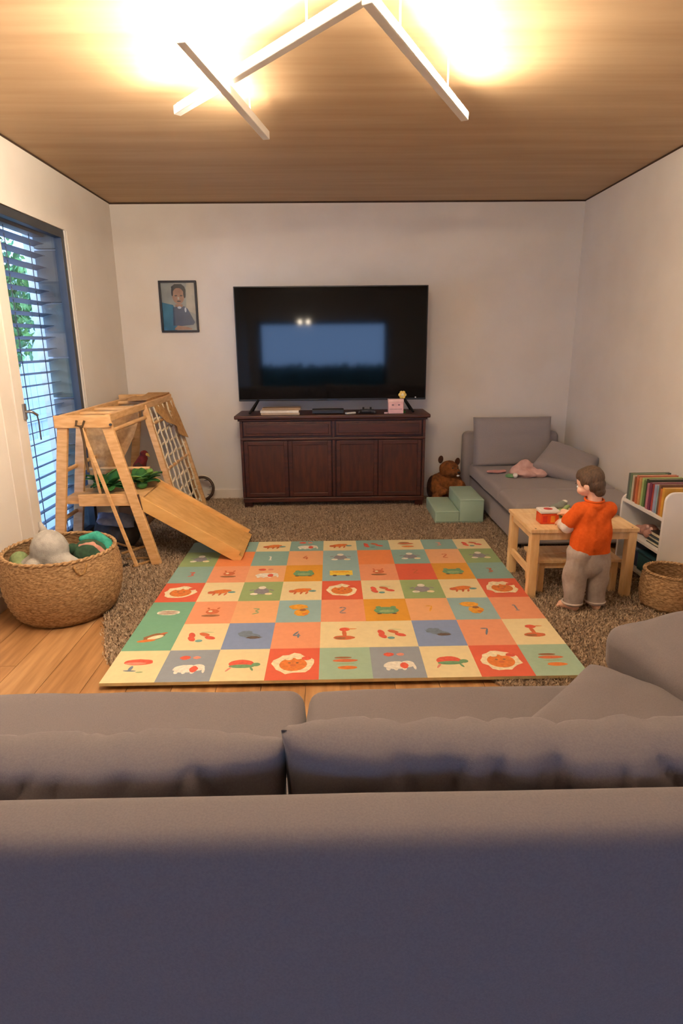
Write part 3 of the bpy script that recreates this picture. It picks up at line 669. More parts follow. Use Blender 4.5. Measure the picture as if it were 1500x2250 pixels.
# canvas draped over the net top and a sheet hanging at the window side
def sheet(p00,p10,p11,p01,wav,th=.004,n=18,seed=0,tri=0):
    mb = MB(); p00,p10,p11,p01 = map(Vector,(p00,p10,p11,p01)); nr = (p10-p00).cross(p01-p00).normalized(); g = []
    for s in (0,1):
        for i in range(n+1):
            for j in range(n+1):
                u,v = i/n,j/n
                if tri: u = u*(1-tri*v*v)
                p = p00*(1-u)*(1-v)+p10*u*(1-v)+p11*u*v+p01*(1-u)*v
                p = p+nr*(wav*(math.sin(u*9+seed)+.7*noise.noise(Vector((u*4,v*3,seed))))*(.3+v)+s*th); g.append(p)
    N = n+1; fs = []
    for i in range(n):
        for j in range(n):
            a,b,c,d = i*N+j,(i+1)*N+j,(i+1)*N+j+1,i*N+j+1; fs += [(a,b,c,d),(N*N+d,N*N+c,N*N+b,N*N+a)]
    for i in range(n):
        for j in (0,n): a,b = i*N+j,(i+1)*N+j; fs.append((a,b,b+N*N,a+N*N)); a,b = j*N+i,j*N+i+1; fs.append((a,b,b+N*N,a+N*N))
    return mb.add(g, fs)
part('canvas_drape', sheet((-1.345,4.50,ZT+.012),(-1.345,5.14,ZT+.016),(slope(.60)+.045,5.06,.60),(slope(.78)+.045,4.68,.79),.012,seed=2), CANVAS, 0, 1)
part('canvas_drape', sheet((-1.335,4.48,ZT+.012),(-1.335,5.12,ZT+.012),(-1.50,5.10,ZT+.008),(-1.50,4.55,ZT+.008),.006,seed=5), CANVAS, 0, 1)
part('canvas_sheet', sheet((-1.69,4.22,.90),(-1.34,4.30,.90),(-1.40,4.26,.50),(-1.70,4.20,.46),.018,seed=1,tri=.45), CANVAS, 0, 1)
# hanging pole ladder with loose ends
part('hanging_pole', MB().beam((-1.475,3.60,.90),(-1.225,3.585,.02),.022,.014,(0,1,0)))
part('hanging_pole', MB().beam((-1.485,3.66,.90),(-1.44,3.70,.44),.016,.012,(0,1,0)))
part('hanging_rope', MB().tube([(-1.47,3.595,.90),(-1.46,3.592,.80),(-1.463,3.59,.70),(-1.455,3.59,.62)],.008,8), mat('dark_rope',(86,66,44),.9), 0, 1)
part('hanging_rope', MB().tube([(-1.495,3.605,.925),(-1.495,3.588,.90),(-1.46,3.588,.89),(-1.45,3.605,.925)],.007,8), MATS['dark_rope'], 0, 1)
part('swing_bar', MB().tube([(-1.25,3.58,.022),(-1.13,3.70,.025)],.010,8), JUTE, 0, 1)
part('swing_bar', MB().tube([(-1.33,3.72,.022),(-1.12,3.72,.03)],.009,8), JUTE, 0, 1)
part('swing_bar', MB().tube([(-1.34,3.66,.08),(-1.16,3.80,.10)],.009,8), JUTE, 0, 1)
part('bolt', MB().tube([(-1.30,3.60,.90),(-1.30,3.612,.90)],.008,10), DARKFRAME, 0, 1)

# ---- toys on and under the climbing frame
def leafy(name, label, loc, r, n, mats_, seed, cat='toy'):
    t = thing(name, label, cat, loc); rnd = random.Random(seed)
    for i in range(n):
        a = i*2.4; el = .5+1.3*rnd.random(); L = r*rnd.uniform(.8,1.15)
        mb = MB(); vs = []; fs = []
        for q in range(7):
            u = q/6; wd = .30*r*math.sin(PI*min(1,u*.96+.04))**.8; x = L*u; z = .35*L*u*el*2-.5*L*u*u
            for s in (-1,0,1): vs.append((x, s*wd, z+(.02*r if s == 0 else .10*r*u)))
        for q in range(6):
            for s in range(2): b = q*3+s; fs.append((b,b+3,b+4,b+1))
        R = Matrix.Rotation(a,3,'Z'); mb.add([R @ Vector(v)+Vector((0,0,.25*r)) for v in vs], fs)
        o = mb.build('leaf', mats_[i % 2], t, smooth=3); s_ = o.modifiers.new('thick','SOLIDIFY'); s_.thickness = .003
    MB().ell((0,0,.22*r),(.3*r,.3*r,.22*r)).build('core', mats_[0], t, smooth=3)
leafy('toy_plant', 'dark green leafy toy in the middle of the climbing platform', (-1.46,3.90,PZ+.001), .12, 18, (LEAF,mat('deep_green_felt',(36,104,48),.8)), 1)
leafy('toy_plant', 'light green leafy toy at the back of the climbing platform', (-1.56,4.05,PZ+.001), .11, 16, (LEAF2,LEAF), 2)
leafy('toy_plant', 'round green leafy toy at the top of the slide', (-1.27,3.98,PZ+.001), .125, 20, (LEAF,LEAF2), 3)
t = thing('plush_parrot', 'dark red plush parrot perched behind the climbing frame canvas', 'plush toy', (-1.50,4.62,.317))
mb = MB().chain([(0,0,.05),(.02,0,.13),(.06,-.02,.20)],[.04,.05,.035]).ell((.075,-.03,.235),(.032,.032,.03)).chain([(.0,0,.06),(-.06,.02,.02)],[.03,.012])
place(remesh(mb,.006,3,.004,30),'body',mat('dark_red_plush',(128,34,26),.9,(92,22,18),40,bump=.3),t)
MB().chain([(.10,-.045,.235),(.118,-.055,.222)],[.012,.005]).build('beak', mat('yellow_beak',(226,176,70),.5), t, smooth=3)
for s in (-1,1): MB().ell((.02,s*.045,.12),(.035,.012,.06),(0,.4,0)).build('wing', mat('brown_plush',(84,44,24),.9,(60,30,18),40,bump=.3), t, smooth=3)
ct = thing('toy_crate', 'brown wooden crate under the red parrot behind the climbing frame', 'crate', (-1.53,4.62,.010))
CRM = mat('brown_crate',(120,84,52),.8,(96,64,38),9)
for k in range(4):
    for y0 in (-.10,.088): MB().box(-.10,.10,y0,y0+.012,.006+k*.076,.006+k*.076+.066).build('slat', CRM, ct, bevel=.002)
    for x0 in (-.112,.10): MB().box(x0,x0+.012,-.10,.10,.006+k*.076,.006+k*.076+.066).build('slat', CRM, ct, bevel=.002)
MB().box(-.10,.10,-.088,.088,.294,.305).build('lid', CRM, ct, bevel=.002)
MB().box(-.10,.10,-.088,.088,0,.012).build('base', CRM, ct)
bpk = thing('backpack', 'dark backpack with pale blue cloth lying under the climbing platform', 'bag', (-1.47,3.98,.012))
mb = MB().ell((0,0,.11),(.15,.11,.10)).ell((.07,-.03,.09),(.10,.10,.08)).ell((-.08,.0,.14),(.07,.07,.09))
place(remesh(mb,.010,4,.02,9),'bag_body',mat('charcoal_nylon',(58,52,48),.8,(40,36,34),20,bump=.3),bpk)
place(cushion_mesh(.24,.16,.05,16,12,wr=.02,seed=4),'cloth',mat('pale_blue_cloth',(150,164,190),.9,(120,134,164),20),bpk,(.02,-.05,.215),(.15,.25,.3))
MB().tube([(-.1,-.1,.05),(-.02,-.14,.10),(.08,-.13,.06),(.16,-.08,.02)],.008,8).build('strap', mat('tan_strap',(150,112,70),.8), bpk, smooth=1)
t = thing('hair_clip', 'tiny dark hair clip lying on the rug near the woven basket', 'hair clip', (-1.30,3.60,.018),.6)
MB().beam((-.02,0,.006),(.02,.004,.010),.012,.006).build('upper_jaw', BLACK, t, bevel=.002); MB().beam((-.02,.0,.002),(.022,-.012,.003),.012,.004).build('lower_jaw', BLACK, t, bevel=.001)
for k in range(3): MB().cap((-.01+.012*k,0,.006),(-.01+.012*k,-.002,.018),.003,.002).build('tooth', BLACK, t)
# hoop toy by the wall
t = thing('toy_hoop', 'dark and white tambourine hoop leaning on the back wall beside the net', 'toy', (-1.10,5.24,.012))
def ring(R, r, c, n=40, tilt=.25):
    return [(c[0]+R*math.cos(a), c[1]+R*math.sin(a)*math.sin(tilt), c[2]+R*math.sin(a)*math.cos(tilt)) for a in [2*PI*k/n for k in range(n)]]
MB().tube(ring(.10,.012,(-.05,0,.115)),.012,8,closed=True).build('outer_hoop', mat('dark_brown_wood',(62,40,28),.5), t, smooth=3)
MB().tube(ring(.10,.010,(-.05,.024,.118)),.010,8,closed=True).build('drum_rim', mat('white_plastic_rim',(236,226,208),.5), t, smooth=3)
for k in range(7):
    a = 2*PI*k/7+.2; MB().lathe([(0,-.006),(.016,-.002),(.016,.002),(0,.006)],(-.05+.082*math.cos(a),-.004+.082*math.sin(a)*.25,.115+.082*math.sin(a)*.97),12).build('jingle', MATS['brushed_steel'], t)

# ================================================================== BASKETS
def basket(name, label, loc, prof, rim_r, wav, rows_, n, handles, rot=0):
    t = thing(name, label, 'basket', loc, rot)
    # resample the profile into woven rows
    P = []; 
    for i in range(rows_+1):
        u = i/rows_*(len(prof)-1); k = min(int(u), len(prof)-2); f = u-k; P.append((prof[k][0]*(1-f)+prof[k+1][0]*f, prof[k][1]*(1-f)+prof[k+1][1]*f))
    fn = lambda j, k: wav*((1 if ((k//2)+(j//2)) % 2 else -1)*(1 if k % 2 else .4)+(.5 if j % 2 else -.5))
    mb = MB().lathe(P, n=n, fn=fn)
    mb.build('woven_side', WICK, t, smooth=3)
    Pi = [(r-.010, z) for r, z in P]; Pi[0] = (Pi[0][0], Pi[0][1]+.008)
    MB().lathe([(0,Pi[0][1])]+Pi, n=n, fn=lambda j,k: 0 if j == 0 else -fn(j,k)).build('woven_lining', WICK, t, smooth=3)
    MB().lathe([(0,.002),(prof[0][0],.002)], n=n).build('woven_base', WICK, t)
    R, z = prof[-1]
    mb = MB(); N = 150
    for ph in (0, PI):
        mb.tube([((R-.004+.005*math.cos(a*24+ph))*math.cos(a), (R-.004+.005*math.cos(a*24+ph))*math.sin(a), z+.004*math.sin(a*24+ph)) for a in [2*PI*k/N for k in range(N)]], rim_r, 6, closed=True)
    mb.build('braided_rim', WICK, t, smooth=3)
    for a in handles:
        pts = []
        for q in range(11):
            u = q/10*2-1; pts.append(((R+.014)*math.cos(a+u*.11), (R+.014)*math.sin(a+u*.11), z-.015-.055*(1-u*u)**.5 if False else z-.065+.05*abs(u)**2.2))
        MB().tube(pts,.006,8).build('handle', JUTE, t, smooth=3)
    return t
big = basket('woven_basket', 'large woven seagrass basket full of plush toys on the oak floor', (-1.405,2.985,.003),
    [(.215,0),(.245,.03),(.268,.08),(.284,.14),(.290,.20),(.288,.26),(.280,.31),(.270,.345)], .007, .0026, 56, 120, (-2.6,-.85,.9))
basket('small_basket', 'small empty woven basket beside the white bookshelf', (1.742,2.905,.012),
    [(.120,0),(.138,.02),(.146,.08),(.144,.13),(.138,.17),(.133,.192)], .006, .0022, 36, 84, ())
GP = mat('grey_plush', (176,172,166), .95, (156,152,146), 30, bump=.3, bscale=200)
t = thing('plush_dolphin', 'pale grey plush dolphin on top of the large basket', 'plush toy', (-1.44,2.95,.20))
mb = MB().ell((.0,0,.13),(.085,.08,.10)).ell((-.01,.03,.10),(.09,.10,.09)).chain([(.03,-.02,.09),(.10,-.03,.06),(.135,-.02,.04)],[.06,.05,.035]).chain([(-.05,-.06,.07),(-.05,-.12,.035),(-.02,-.15,.03)],[.045,.035,.02]).chain([(-.06,0,.09),(-.13,-.03,.055),(-.165,-.07,.02)],[.04,.03,.02]).chain([(-.03,.04,.2),(-.055,.06,.245)],[.022,.010])
mb.v = [(x*1.12,y*1.1,z*1.12) for x,y,z in mb.v]; place(remesh(mb,.006,6),'body',GP,t)
mb = MB().ell((-.045,-.115,.045),(.05,.04,.03),(.2,0,.3)); mb.build('belly_patch', mat('sage_plush',(176,178,148),.95,(156,160,128),30,bump=.3), t, smooth=3)
for s in (.035,.10): MB().ell((s+.02,-.075+.02*(s>.05),.10),(.006,.006,.006)).build('eye', BLACK, t, smooth=3)
t = thing('plush_turtle', 'dark green plush turtle with teal shell edge at right in the large basket', 'plush toy', (-1.26,3.03,.22))
place(remesh(MB().ell((0,0,.085),(.098,.085,.075),(.3,.15,0)),.006,3),'shell',mat('dark_green_plush',(44,78,56),.9,(30,58,42),30,bump=.3),t)
place(remesh(MB().chain([(-.05,.02,.155),(.02,.03,.165),(.075,.02,.13),(.10,-.01,.09)],[.02,.03,.028,.02]),.006,3),'flipper',mat('teal_plush',(58,164,146),.9,(36,130,116),30,bump=.3),t)
place(remesh(MB().chain([(-.04,-.035,.135),(.02,-.03,.138),(.085,-.045,.095)],[.012,.018,.014]),.005,3,.003,40),'trim_band',mat('rose_plush',(196,146,130),.9,(170,118,104),30),t)
place(remesh(MB().ell((-.085,-.03,.12),(.03,.025,.028)),.005,2),'head',MATS['dark_green_plush'],t)
t = thing('plush_toy', 'pale green plush toy at left in the large basket', 'plush toy', (-1.60,2.95,.20))
place(remesh(MB().ell((0,0,.09),(.05,.05,.055)).ell((.02,-.06,.055),(.045,.04,.05)),.006,3),'body',mat('pale_green_plush',(142,158,112),.95,(114,132,88),30,bump=.3),t)
MB().chain([(.03,-.09,.07),(.055,-.13,.05)],[.02,.014]).build('paw', MATS['pale_green_plush'], t, smooth=3)
t = thing('plush_rabbit', 'taupe plush ear poking up beside the dolphin in the basket', 'plush toy', (-1.52,3.02,.20))
place(remesh(MB().ell((0,0,.05),(.05,.05,.05)).chain([(0,0,.08),(-.01,.03,.16),(-.01,.05,.215)],[.025,.022,.012]),.006,3),'body',mat('taupe_plush',(140,124,108),.95,(116,100,86),30,bump=.3),t)

# ================================================================== BEAR, FOAM STEP
bear = thing('plush_bear', 'brown plush bear slumped between sideboard and chaise', 'plush toy', (.98,5.16,.010))
BM = mat('bear_fur', (140,84,36), .95, (96,54,20), 30, bump=.5, bscale=160)
BD = mat('bear_dark_fur', (74,38,18), .95, (52,26,12), 30, bump=.5, bscale=160)
mb = MB().ell((0,.02,.13),(.125,.09,.13)).ell((.025,-.02,.285),(.085,.075,.075)).ell((.07,-.075,.265),(.045,.045,.04)).chain([(-.08,-.02,.20),(-.10,-.08,.13),(-.03,-.12,.11)],[.045,.042,.035]).chain([(.09,-.02,.19),(.13,-.07,.14),(.08,-.11,.10)],[.042,.04,.035]).chain([(-.06,-.03,.05),(-.09,-.13,.05)],[.06,.045]).chain([(.07,-.03,.05),(.11,-.12,.05)],[.06,.045])
place(remesh(mb,.008,4,.005,40),'body',BM,bear)
for x,z in ((-.045,.365),(.10,.345)): MB().ell((x,.0,z),(.022,.014,.034),(0,.15,0)).build('ear', BD, bear, smooth=3)
MB().ell((.092,-.115,.272),(.014,.010,.010)).build('nose', BLACK, bear, smooth=3)
for x in (.045,.088): MB().ell((x,-.088,.305),(.007,.006,.007)).build('eye', BLACK, bear, smooth=3)
MB().ell((.085,-.118,.245),(.012,.006,.008)).build('mouth_patch', WHITE, bear, smooth=3)
MB().ell((-.10,.03,.11),(.055,.08,.11)).build('back_patch', BD, bear, smooth=3)
MINT = mat('mint_leatherette', (168,196,178), .5, (160,188,170), 6, spec=.4)
fs_ = thing('foam_step', 'mint green soft foam step block in front of the bear', 'foam step', (.965,4.45,.010))
place(soft_box(-.185,.0,0,.46,0,.098,.010),'lower_step',MINT,fs_)
place(soft_box(.001,.186,0,.46,0,.188,.010),'upper_step',MINT,fs_)
SEAM = mat('mint_seam',(150,178,160),.6)
MB().tube([(-.18,-.001,.018),(.18,-.001,.018)],.0025,6).build('seam', SEAM, fs_); MB().tube([(-.18,-.0005,.090),(-.004,-.0005,.090)],.0025,6).build('seam', SEAM, fs_); MB().tube([(.006,-.0005,.180),(.18,-.0005,.180)],.0025,6).build('seam', SEAM, fs_)

# ================================================================== CHAISE LONGUE
ch = thing('chaise_longue', 'grey fabric chaise longue in the right back corner', 'chaise', (1.62,4.5,.010))
def up(name, me, m, par): 
    o = link(name, me, m, par); o.location = -Vector(abs_loc(par)); return o
CX0, CX1, CY0, CY1 = 1.19, 2.055, 3.80, 5.33
up('base', soft_box(CX0+.012,CX1,CY0+.012,CY1,.045,.225,.022,.004,2), CHAISEF, ch)
up('seat_cushion', soft_box(CX0,CX1,CY0,4.235,.215,.325,.030,.006,3), CHAISEF, ch); up('seat_cushion', soft_box(CX0,CX1,4.232,CY1-.12,.215,.328,.030,.006,7), CHAISEF, ch)
MB().tube([(CX0-.001,CY1-.2,.232),(CX0-.001,CY0+.03,.232),(CX0+.03,CY0-.001,.232),(CX1-.03,CY0-.001,.232)],.006,6).build('piping', mat('dark_piping',(80,76,80),.9), ch, smooth=3, world=True)
up('back_frame', soft_box(CX0-.055,CX1-.09,CY1-.13,CY1,.05,.60,.05,.003,5), CHAISEF, ch)
for x in (CX0+.05,CX1-.1):
    for y in (CY0+.06,CY1-.1): MB().lathe([(.02,.0),(.022,.047)],(x,y,.010),12).build('leg', BLACK, ch, world=True)
cb = tag(place(cushion_mesh(.665,.42,.15,36,24,.22,.015,.006,3,sag=-.0),'back_cushion',CHAISEF,None,(1.535,5.14,.525),(math.radians(80),0,0)), 'grey rectangular back cushion propped on the chaise', 'cushion')
pl = tag(place(cushion_mesh(.42,.36,.15,32,26,.3,.05,.008,6),'scatter_cushion',CHAISEF,None,(1.83,4.66,.425),(math.radians(24),math.radians(16),math.radians(-35))), 'grey scatter cushion slumped on the chaise against the right wall', 'cushion')
PB = mat('dusty_pink_cotton', (220,182,174), .9, (202,160,152), 20, bump=.2)
bk = thing('blanket', 'crumpled dusty pink blanket on the chaise beside the grey cushion', 'blanket', (1.535,4.66,.330))
mb = MB().ell((0,0,.025),(.14,.09,.035)).ell((.0,.02,.06),(.085,.06,.055)).ell((-.06,.02,.045),(.06,.05,.045)).ell((.085,-.03,.03),(.07,.05,.03))
place(remesh(mb,.008,5,.028,14,seed=2),'folds',PB,bk)
t = thing('muslin_cloth', 'small pink cloth on the left of the chaise seat', 'cloth', (1.31,4.78,.330))
place(remesh(MB().ell((0,0,.012),(.07,.03,.014)).ell((.05,.01,.012),(.04,.03,.014)),.005,3,.008,24),'cloth_body',mat('rose_cotton',(206,150,146),.9),t)
t = thing('teething_toy', 'small green and white toy lying on the chaise seat', 'toy', (1.385,4.62,.330))
MB().tube([(.03*math.cos(a),.03*math.sin(a),.012) for a in [2*PI*k/20 for k in range(20)]],.010,8,closed=True).build('ring', mat('toy_green',(120,170,120),.5), t, smooth=3)
MB().ell((.03,-.03,.02),(.02,.018,.02)).build('bead', WHITE, t, smooth=3)

# ================================================================== CHILD TABLE + BENCH
tx0, tx1, ty0, ty1, tz = 1.035, 1.607, 3.02, 3.44, .400
tb = thing('child_table', 'small pine table with a side stretcher in front of the chaise', 'table', ((tx0+tx1)/2,(ty0+ty1)/2,.010))
for i in range(4):
    y0 = ty0+(ty1-ty0)*i/4; MB().box(tx0,tx1,y0+.0006,y0+(ty1-ty0)/4-.0006,tz-.02,tz).build('top_board', PINE, tb, bevel=.0015, world=True)
lw = .046
PINEV = mat('clear_pine_upright', (238,204,152), .5, (222,180,124), 4, (8,8,1.6), .03, 20, detail=5)
for x in (tx0+.006,tx1-lw-.006):
    for y in (ty0+.006,ty1-lw-.006): MB().box(x,x+lw,y,y+lw,.010,tz-.02).build('leg', PINEV, tb, bevel=.003, world=True)
for y in (ty0+.012,ty1-.030): MB().box(tx0+lw,tx1-lw,y,y+.018,tz-.062,tz-.02).build('apron', PINE, tb, bevel=.002, world=True)
for x in (tx0+.014,tx1-.030):
    MB().box(x,x+.018,ty0+lw,ty1-lw,tz-.062,tz-.02).build('apron', PINE, tb, bevel=.002, world=True)
    MB().box(x,x+.018,ty0+lw,ty1-lw,.135,.172).build('stretcher', PINE, tb, bevel=.002, world=True)
for x in (tx0+.03,tx1-.03): MB().lathe([(0,tz+.0006),(.005,tz+.0006),(.005,tz-.002)],(x,ty0+.022,0),10).build('screw_cap', MATS['dark_brown_wood'], tb, world=True)
bx0,bx1,by0,by1,bz_ = 1.105,1.565,3.085,3.33,.205
bn = thing('child_bench', 'low pine bench tucked under the child table behind the toddler', 'bench', ((bx0+bx1)/2,(by0+by1)/2,.010))
for i in range(2):
    y0 = by0+(by1-by0)*i/2; MB().box(bx0,bx1,y0+.001,y0+(by1-by0)/2-.001,bz_-.018,bz_).build('seat_board', PINE, bn, bevel=.002, world=True)
for x in (bx0+.012,bx1-.046):
    for y in (by0+.012,by1-.046): MB().box(x,x+.034,y,y+.034,.010,bz_-.018).build('leg', PINEV, bn, bevel=.003, world=True)
for y in (by0+.016,by1-.030): MB().box(bx0+.046,bx1-.046,y,y+.014,bz_-.052,bz_-.018).build('apron', PINE, bn, bevel=.002, world=True)
# ---- toys on the table
t = thing('shape_sorter', 'orange shape sorting cube with a white lid on the child table', 'toy', (1.163,3.155,tz+.0005))
OR = mat('orange_toy', (226,84,34), .4, (206,66,24), 20); AM = mat('amber_toy',(236,150,50),.4); RD = mat('red_toy',(206,52,34),.4)
MB().box(-.05,.05,-.04,.04,0,.058).build('cube_body', OR, t, bevel=.006)
MB().box(-.053,.053,-.043,.043,.058,.076).build('lid', WHITE, t, bevel=.006)
MB().lathe([(0,.0765),(.024,.0765),(.024,.074)],(0,0,0),20).build('round_hole', RD, t)
for x,m in ((-.026,RD),(.016,AM)): MB().box(x-.012,x+.012,-.0425,-.039,.010,.046).build('shape_window', m, t, bevel=.002)
t = thing('toy_vehicle', 'grey and white toy vehicle at the far edge of the child table', 'toy', (1.30,3.37,tz+.0005),.3)
place(remesh(MB().ell((0,0,.03),(.055,.028,.020)).ell((.03,0,.045),(.028,.022,.018)),.004,3),'body',mat('grey_toy',(130,136,130),.5),t)
for x in (-.03,.03):
    for y in (-.026,.026): MB().tube([(x,y-.006,.014),(x,y+.006,.014)],.014,14).build('wheel', BLACK, t)
MB().ell((.04,0,.055),(.018,.016,.010)).build('cabin', WHITE, t, smooth=3)
t = thing('toy_dinosaur', 'small green toy beside the orange sorter cube', 'toy', (1.262,3.24,tz+.0005))
mb = MB().ell((0,0,.03),(.035,.02,.022)).chain([(.02,0,.04),(.035,0,.06),(.045,0,.066)],[.014,.012,.009]).chain([(-.03,0,.03),(-.06,0,.02)],[.014,.005])
for x in (-.018,.018):
    for y in (-.01,.01): mb.cap((x,y,.02),(x,y,.006),.008,.007)
place(remesh(mb,.003,3),'body',mat('toy_leaf_green',(134,160,104),.6),t)
t = thing('toy_truck', 'white and green toy truck at the right end of the child table', 'toy', (1.535,3.27,tz+.0005),-.4)
MB().box(-.05,.05,-.022,.022,.014,.024).build('chassis', mat('toy_dark_green',(64,84,60),.5), t, bevel=.002)
MB().box(.012,.048,-.022,.022,.024,.066).build('cab', WHITE, t, bevel=.005); MB().box(-.048,.006,-.022,.022,.024,.050).build('load_bed', mat('toy_olive',(140,148,104),.5), t, bevel=.003)
for x in (-.03,.03):
    for y in (-.024,.024): MB().tube([(x,y-.005,.013),(x,y+.005,.013)],.013,14).build('wheel', BLACK, t)

# ================================================================== TODDLER
kid = thing('person', 'toddler in orange t-shirt and grey trousers standing at the child table', 'person', (1.292,2.885,.010), math.radians(6))
HY = math.radians(37); HP = Vector((-.004,.010,.612))
def hsc(mb): mb.v = [tuple(HP+(Vector(v)-HP)*.88) for v in mb.v]; return mb
HR = Matrix.Rotation(HY,3,'Z') @ Matrix.Rotation(math.radians(-20),3,'X')
def hp(x,y,z): return HP+HR @ Vector((x,y,z))
HE = HR.to_euler()
mb = MB()
# head, face
mb.ell(hp(0,.0,.078),(.064,.075,.070),HE); mb.ell(hp(0,.034,.040),(.050,.046,.046),HE); mb.ell(hp(0,.050,.018),(.026,.026,.020),HE)
for s in (-1,1):
    mb.ell(hp(s*.030,.052,.034),(.024,.022,.022),HE); mb.ell(hp(s*.064,-.002,.050),(.009,.017,.023),HE)
mb.ell(hp(0,.078,.044),(.008,.010,.008),HE); mb.ell(hp(0,.072,.022),(.016,.010,.006),HE)
hsc(mb); mb.cap((0,.0,.53),(0,.008,.65),.034,.034)
# trunk and legs
mb.ell((0,.004,.44),(.074,.052,.10)); mb.ell((0,.005,.36),(.074,.054,.09)); mb.ell((0,0,.29),(.070,.050,.06)); mb.cap((-.052,.004,.530),(.052,.004,.530),.031,.031)
FT = ((-1,-.066,math.radians(42)),(1,.058,math.radians(-8)))
for s,x,ya in FT:
    mb.chain([(s*.045,0,.27),(x,.008,.15),(x,0,.045)],[.046,.040,.030])
    d = Vector((-math.sin(ya),math.cos(ya),0)); sd_ = Vector((math.cos(ya),math.sin(ya),0)); c = Vector((x,-.008,.024))
    mb.ell(c-d*.008,(.024,.026,.024)); mb.cap(c,c+d*.058+Vector((0,0,-.004)),.024,.020)
    for k in range(5):
        p = c+d*(.074-.004*abs(k-1.2))+sd_*((k-2)*.0108*-s)+Vector((0,0,-.010)); mb.ell(p,(.0065 if k else .008,)*3)
# arms
LA = [Vector(p) for p in ((-.074,.0,.532),(-.116,.030,.445),(-.092,.135,.425))]
RA = [Vector(p) for p in ((.074,.0,.530),(.086,.085,.452),(-.015,.215,.455))]
mb.chain(LA,[.031,.027,.021]); mb.chain(RA,[.031,.027,.021])
def hand(mb, wrist, d, palm_n, side):
    d = d.normalized(); n_ = palm_n.normalized(); s_ = d.cross(n_).normalized()*side
    c = wrist+d*.026; mb.cap(wrist,c+d*.006,.018,.020); mb.ell(c+d*.008+s_*.010,(.013,)*3); mb.ell(c+d*.008-s_*.010,(.013,)*3)
    for k,(L) in enumerate((.026,.030,.028,.022)):
        b = c+d*.016+s_*((k-1.5)*.0118); m1 = b+d*L*.55+n_*.004; e = m1+d*L*.35+n_*.012; mb.chain([b,m1,e],[.0060,.0056,.0048])
    b = c-d*.006-s_*.018; mb.chain([b,b-s_*.012+d*.012,b-s_*.012+d*.026+n_*.006],[.0075,.0065,.0055])
hand(mb,LA[2],Vector((.25,1,-.12)),Vector((.1,0,-1)),1); hand(mb,RA[2],Vector((-.55,1,-.05)),Vector((0,.1,-1)),-1)
body = place(remesh(mb,.0028,3),'body',SKIN,kid)
# hair
mb = MB(); mb.ell(hp(0,-.008,.092),(.069,.074,.070),HE); mb.ell(hp(0,-.028,.050),(.060,.048,.056),HE); mb.ell(hp(0,.016,.112),(.058,.056,.045),HE); mb.ell(hp(0,-.036,.008),(.042,.030,.034),HE)
for s in (-1,1): mb.ell(hp(s*.056,-.006,.078),(.018,.040,.034),HE); mb.ell(hp(s*.058,-.026,.052),(.012,.016,.034),HE)
hm = remesh(hsc(mb),.003,3,.0018,60,seed=3)
place(hm,'hair',mat('brown_hair',(98,74,52),.5,(66,48,33),40,(3,3,.5),.6,90),kid)
for s in (-1,1):
    e = hsc(MB().ell(hp(s*.027,.066,.058),(.0085,.006,.0075),HE)).build('eye', WHITE, kid, smooth=3); hsc(MB().ell(hp(s*.027,.0715,.058),(.0045,.0025,.0045),HE)).build('iris', BLACK, e, smooth=3)
    hsc(MB().cap(hp(s*.040,.068,.078),hp(s*.016,.076,.080),.0022,.0026)).build('eyebrow', MATS['brown_hair'], kid, smooth=3)
hsc(MB().ell(hp(0,.081,.019),(.012,.004,.0035),HE)).build('lips', mat('lip_pink',(206,128,116),.5), kid, smooth=3)
# t-shirt
TS = mat('orange_jersey', (222,98,38), .9, (214,90,32), 60, bump=.2, bscale=260, spec=.15)
mb = MB()
for s in (-1,1): mb.chain([(s*.034,.0,.30),(s*.034,.0,.42),(s*.034,.0,.515)],[.068,.066,.054])
mb.ell((0,.0,.40),(.100,.080,.15)); mb.cap((-.056,0,.532),(.056,0,.532),.042,.042); mb.ell((0,.0,.555),(.055,.048,.034))
def sleeve(A, t1, r0, r1):
    e = A[0].lerp(A[1],t1); mb.cap(A[0],e,r0,r1)
sleeve(LA,.66,.042,.043); sleeve(RA,.66,.042,.043)
place(remesh(mb,.0045,4,.009,13,cutlo=.318,seed=1),'t_shirt',TS,kid)
MB().tube([(.044*math.cos(a),.006+.042*math.sin(a),.583+.006*math.sin(a)) for a in [2*PI*k/28 for k in range(28)]],.006,8,closed=True).build('collar', TS, kid, smooth=3)
# undershirt sleeves
US = mat('white_jersey', (238,226,214), .9, (222,208,196), 30, bump=.2)
mb = MB(); mb.chain([LA[0].lerp(LA[1],.5),LA[1],LA[1].lerp(LA[2],.70)],[.037,.036,.029]); place(remesh(mb,.004,3,.004,30),'undershirt_sleeve',US,kid)
mb = MB(); mb.chain([RA[0].lerp(RA[1],.5),RA[1],RA[1].lerp(RA[2],.80)],[.037,.036,.028]); place(remesh(mb,.004,3,.004,30),'undershirt_sleeve',US,kid)
# trousers
GT = mat('grey_sweat_trousers', (172,160,155), .95, (164,152,147), 60, bump=.2, bscale=260, spec=.1)
mb = MB(); mb.ell((0,-.002,.265),(.092,.070,.09))
for s,x,ya in FT: mb.chain([(s*.046,0,.30),(x*1.02,.004,.17),(x,.002,.065),(x,0,.03)],[.064,.059,.051,.049])
place(remesh(mb,.0045,4,.014,12,cutlo=.034,cuthi=.345,seed=5),'trousers',GT,kid)
for s,x,ya in FT: MB().tube([(x+.049*math.cos(a),.001+.049*math.sin(a),.044) for a in [2*PI*k/24 for k in range(24)]],.005,8,closed=True).build('trouser_cuff', mat('pale_cuff',(196,180,170),.9), kid, smooth=3)

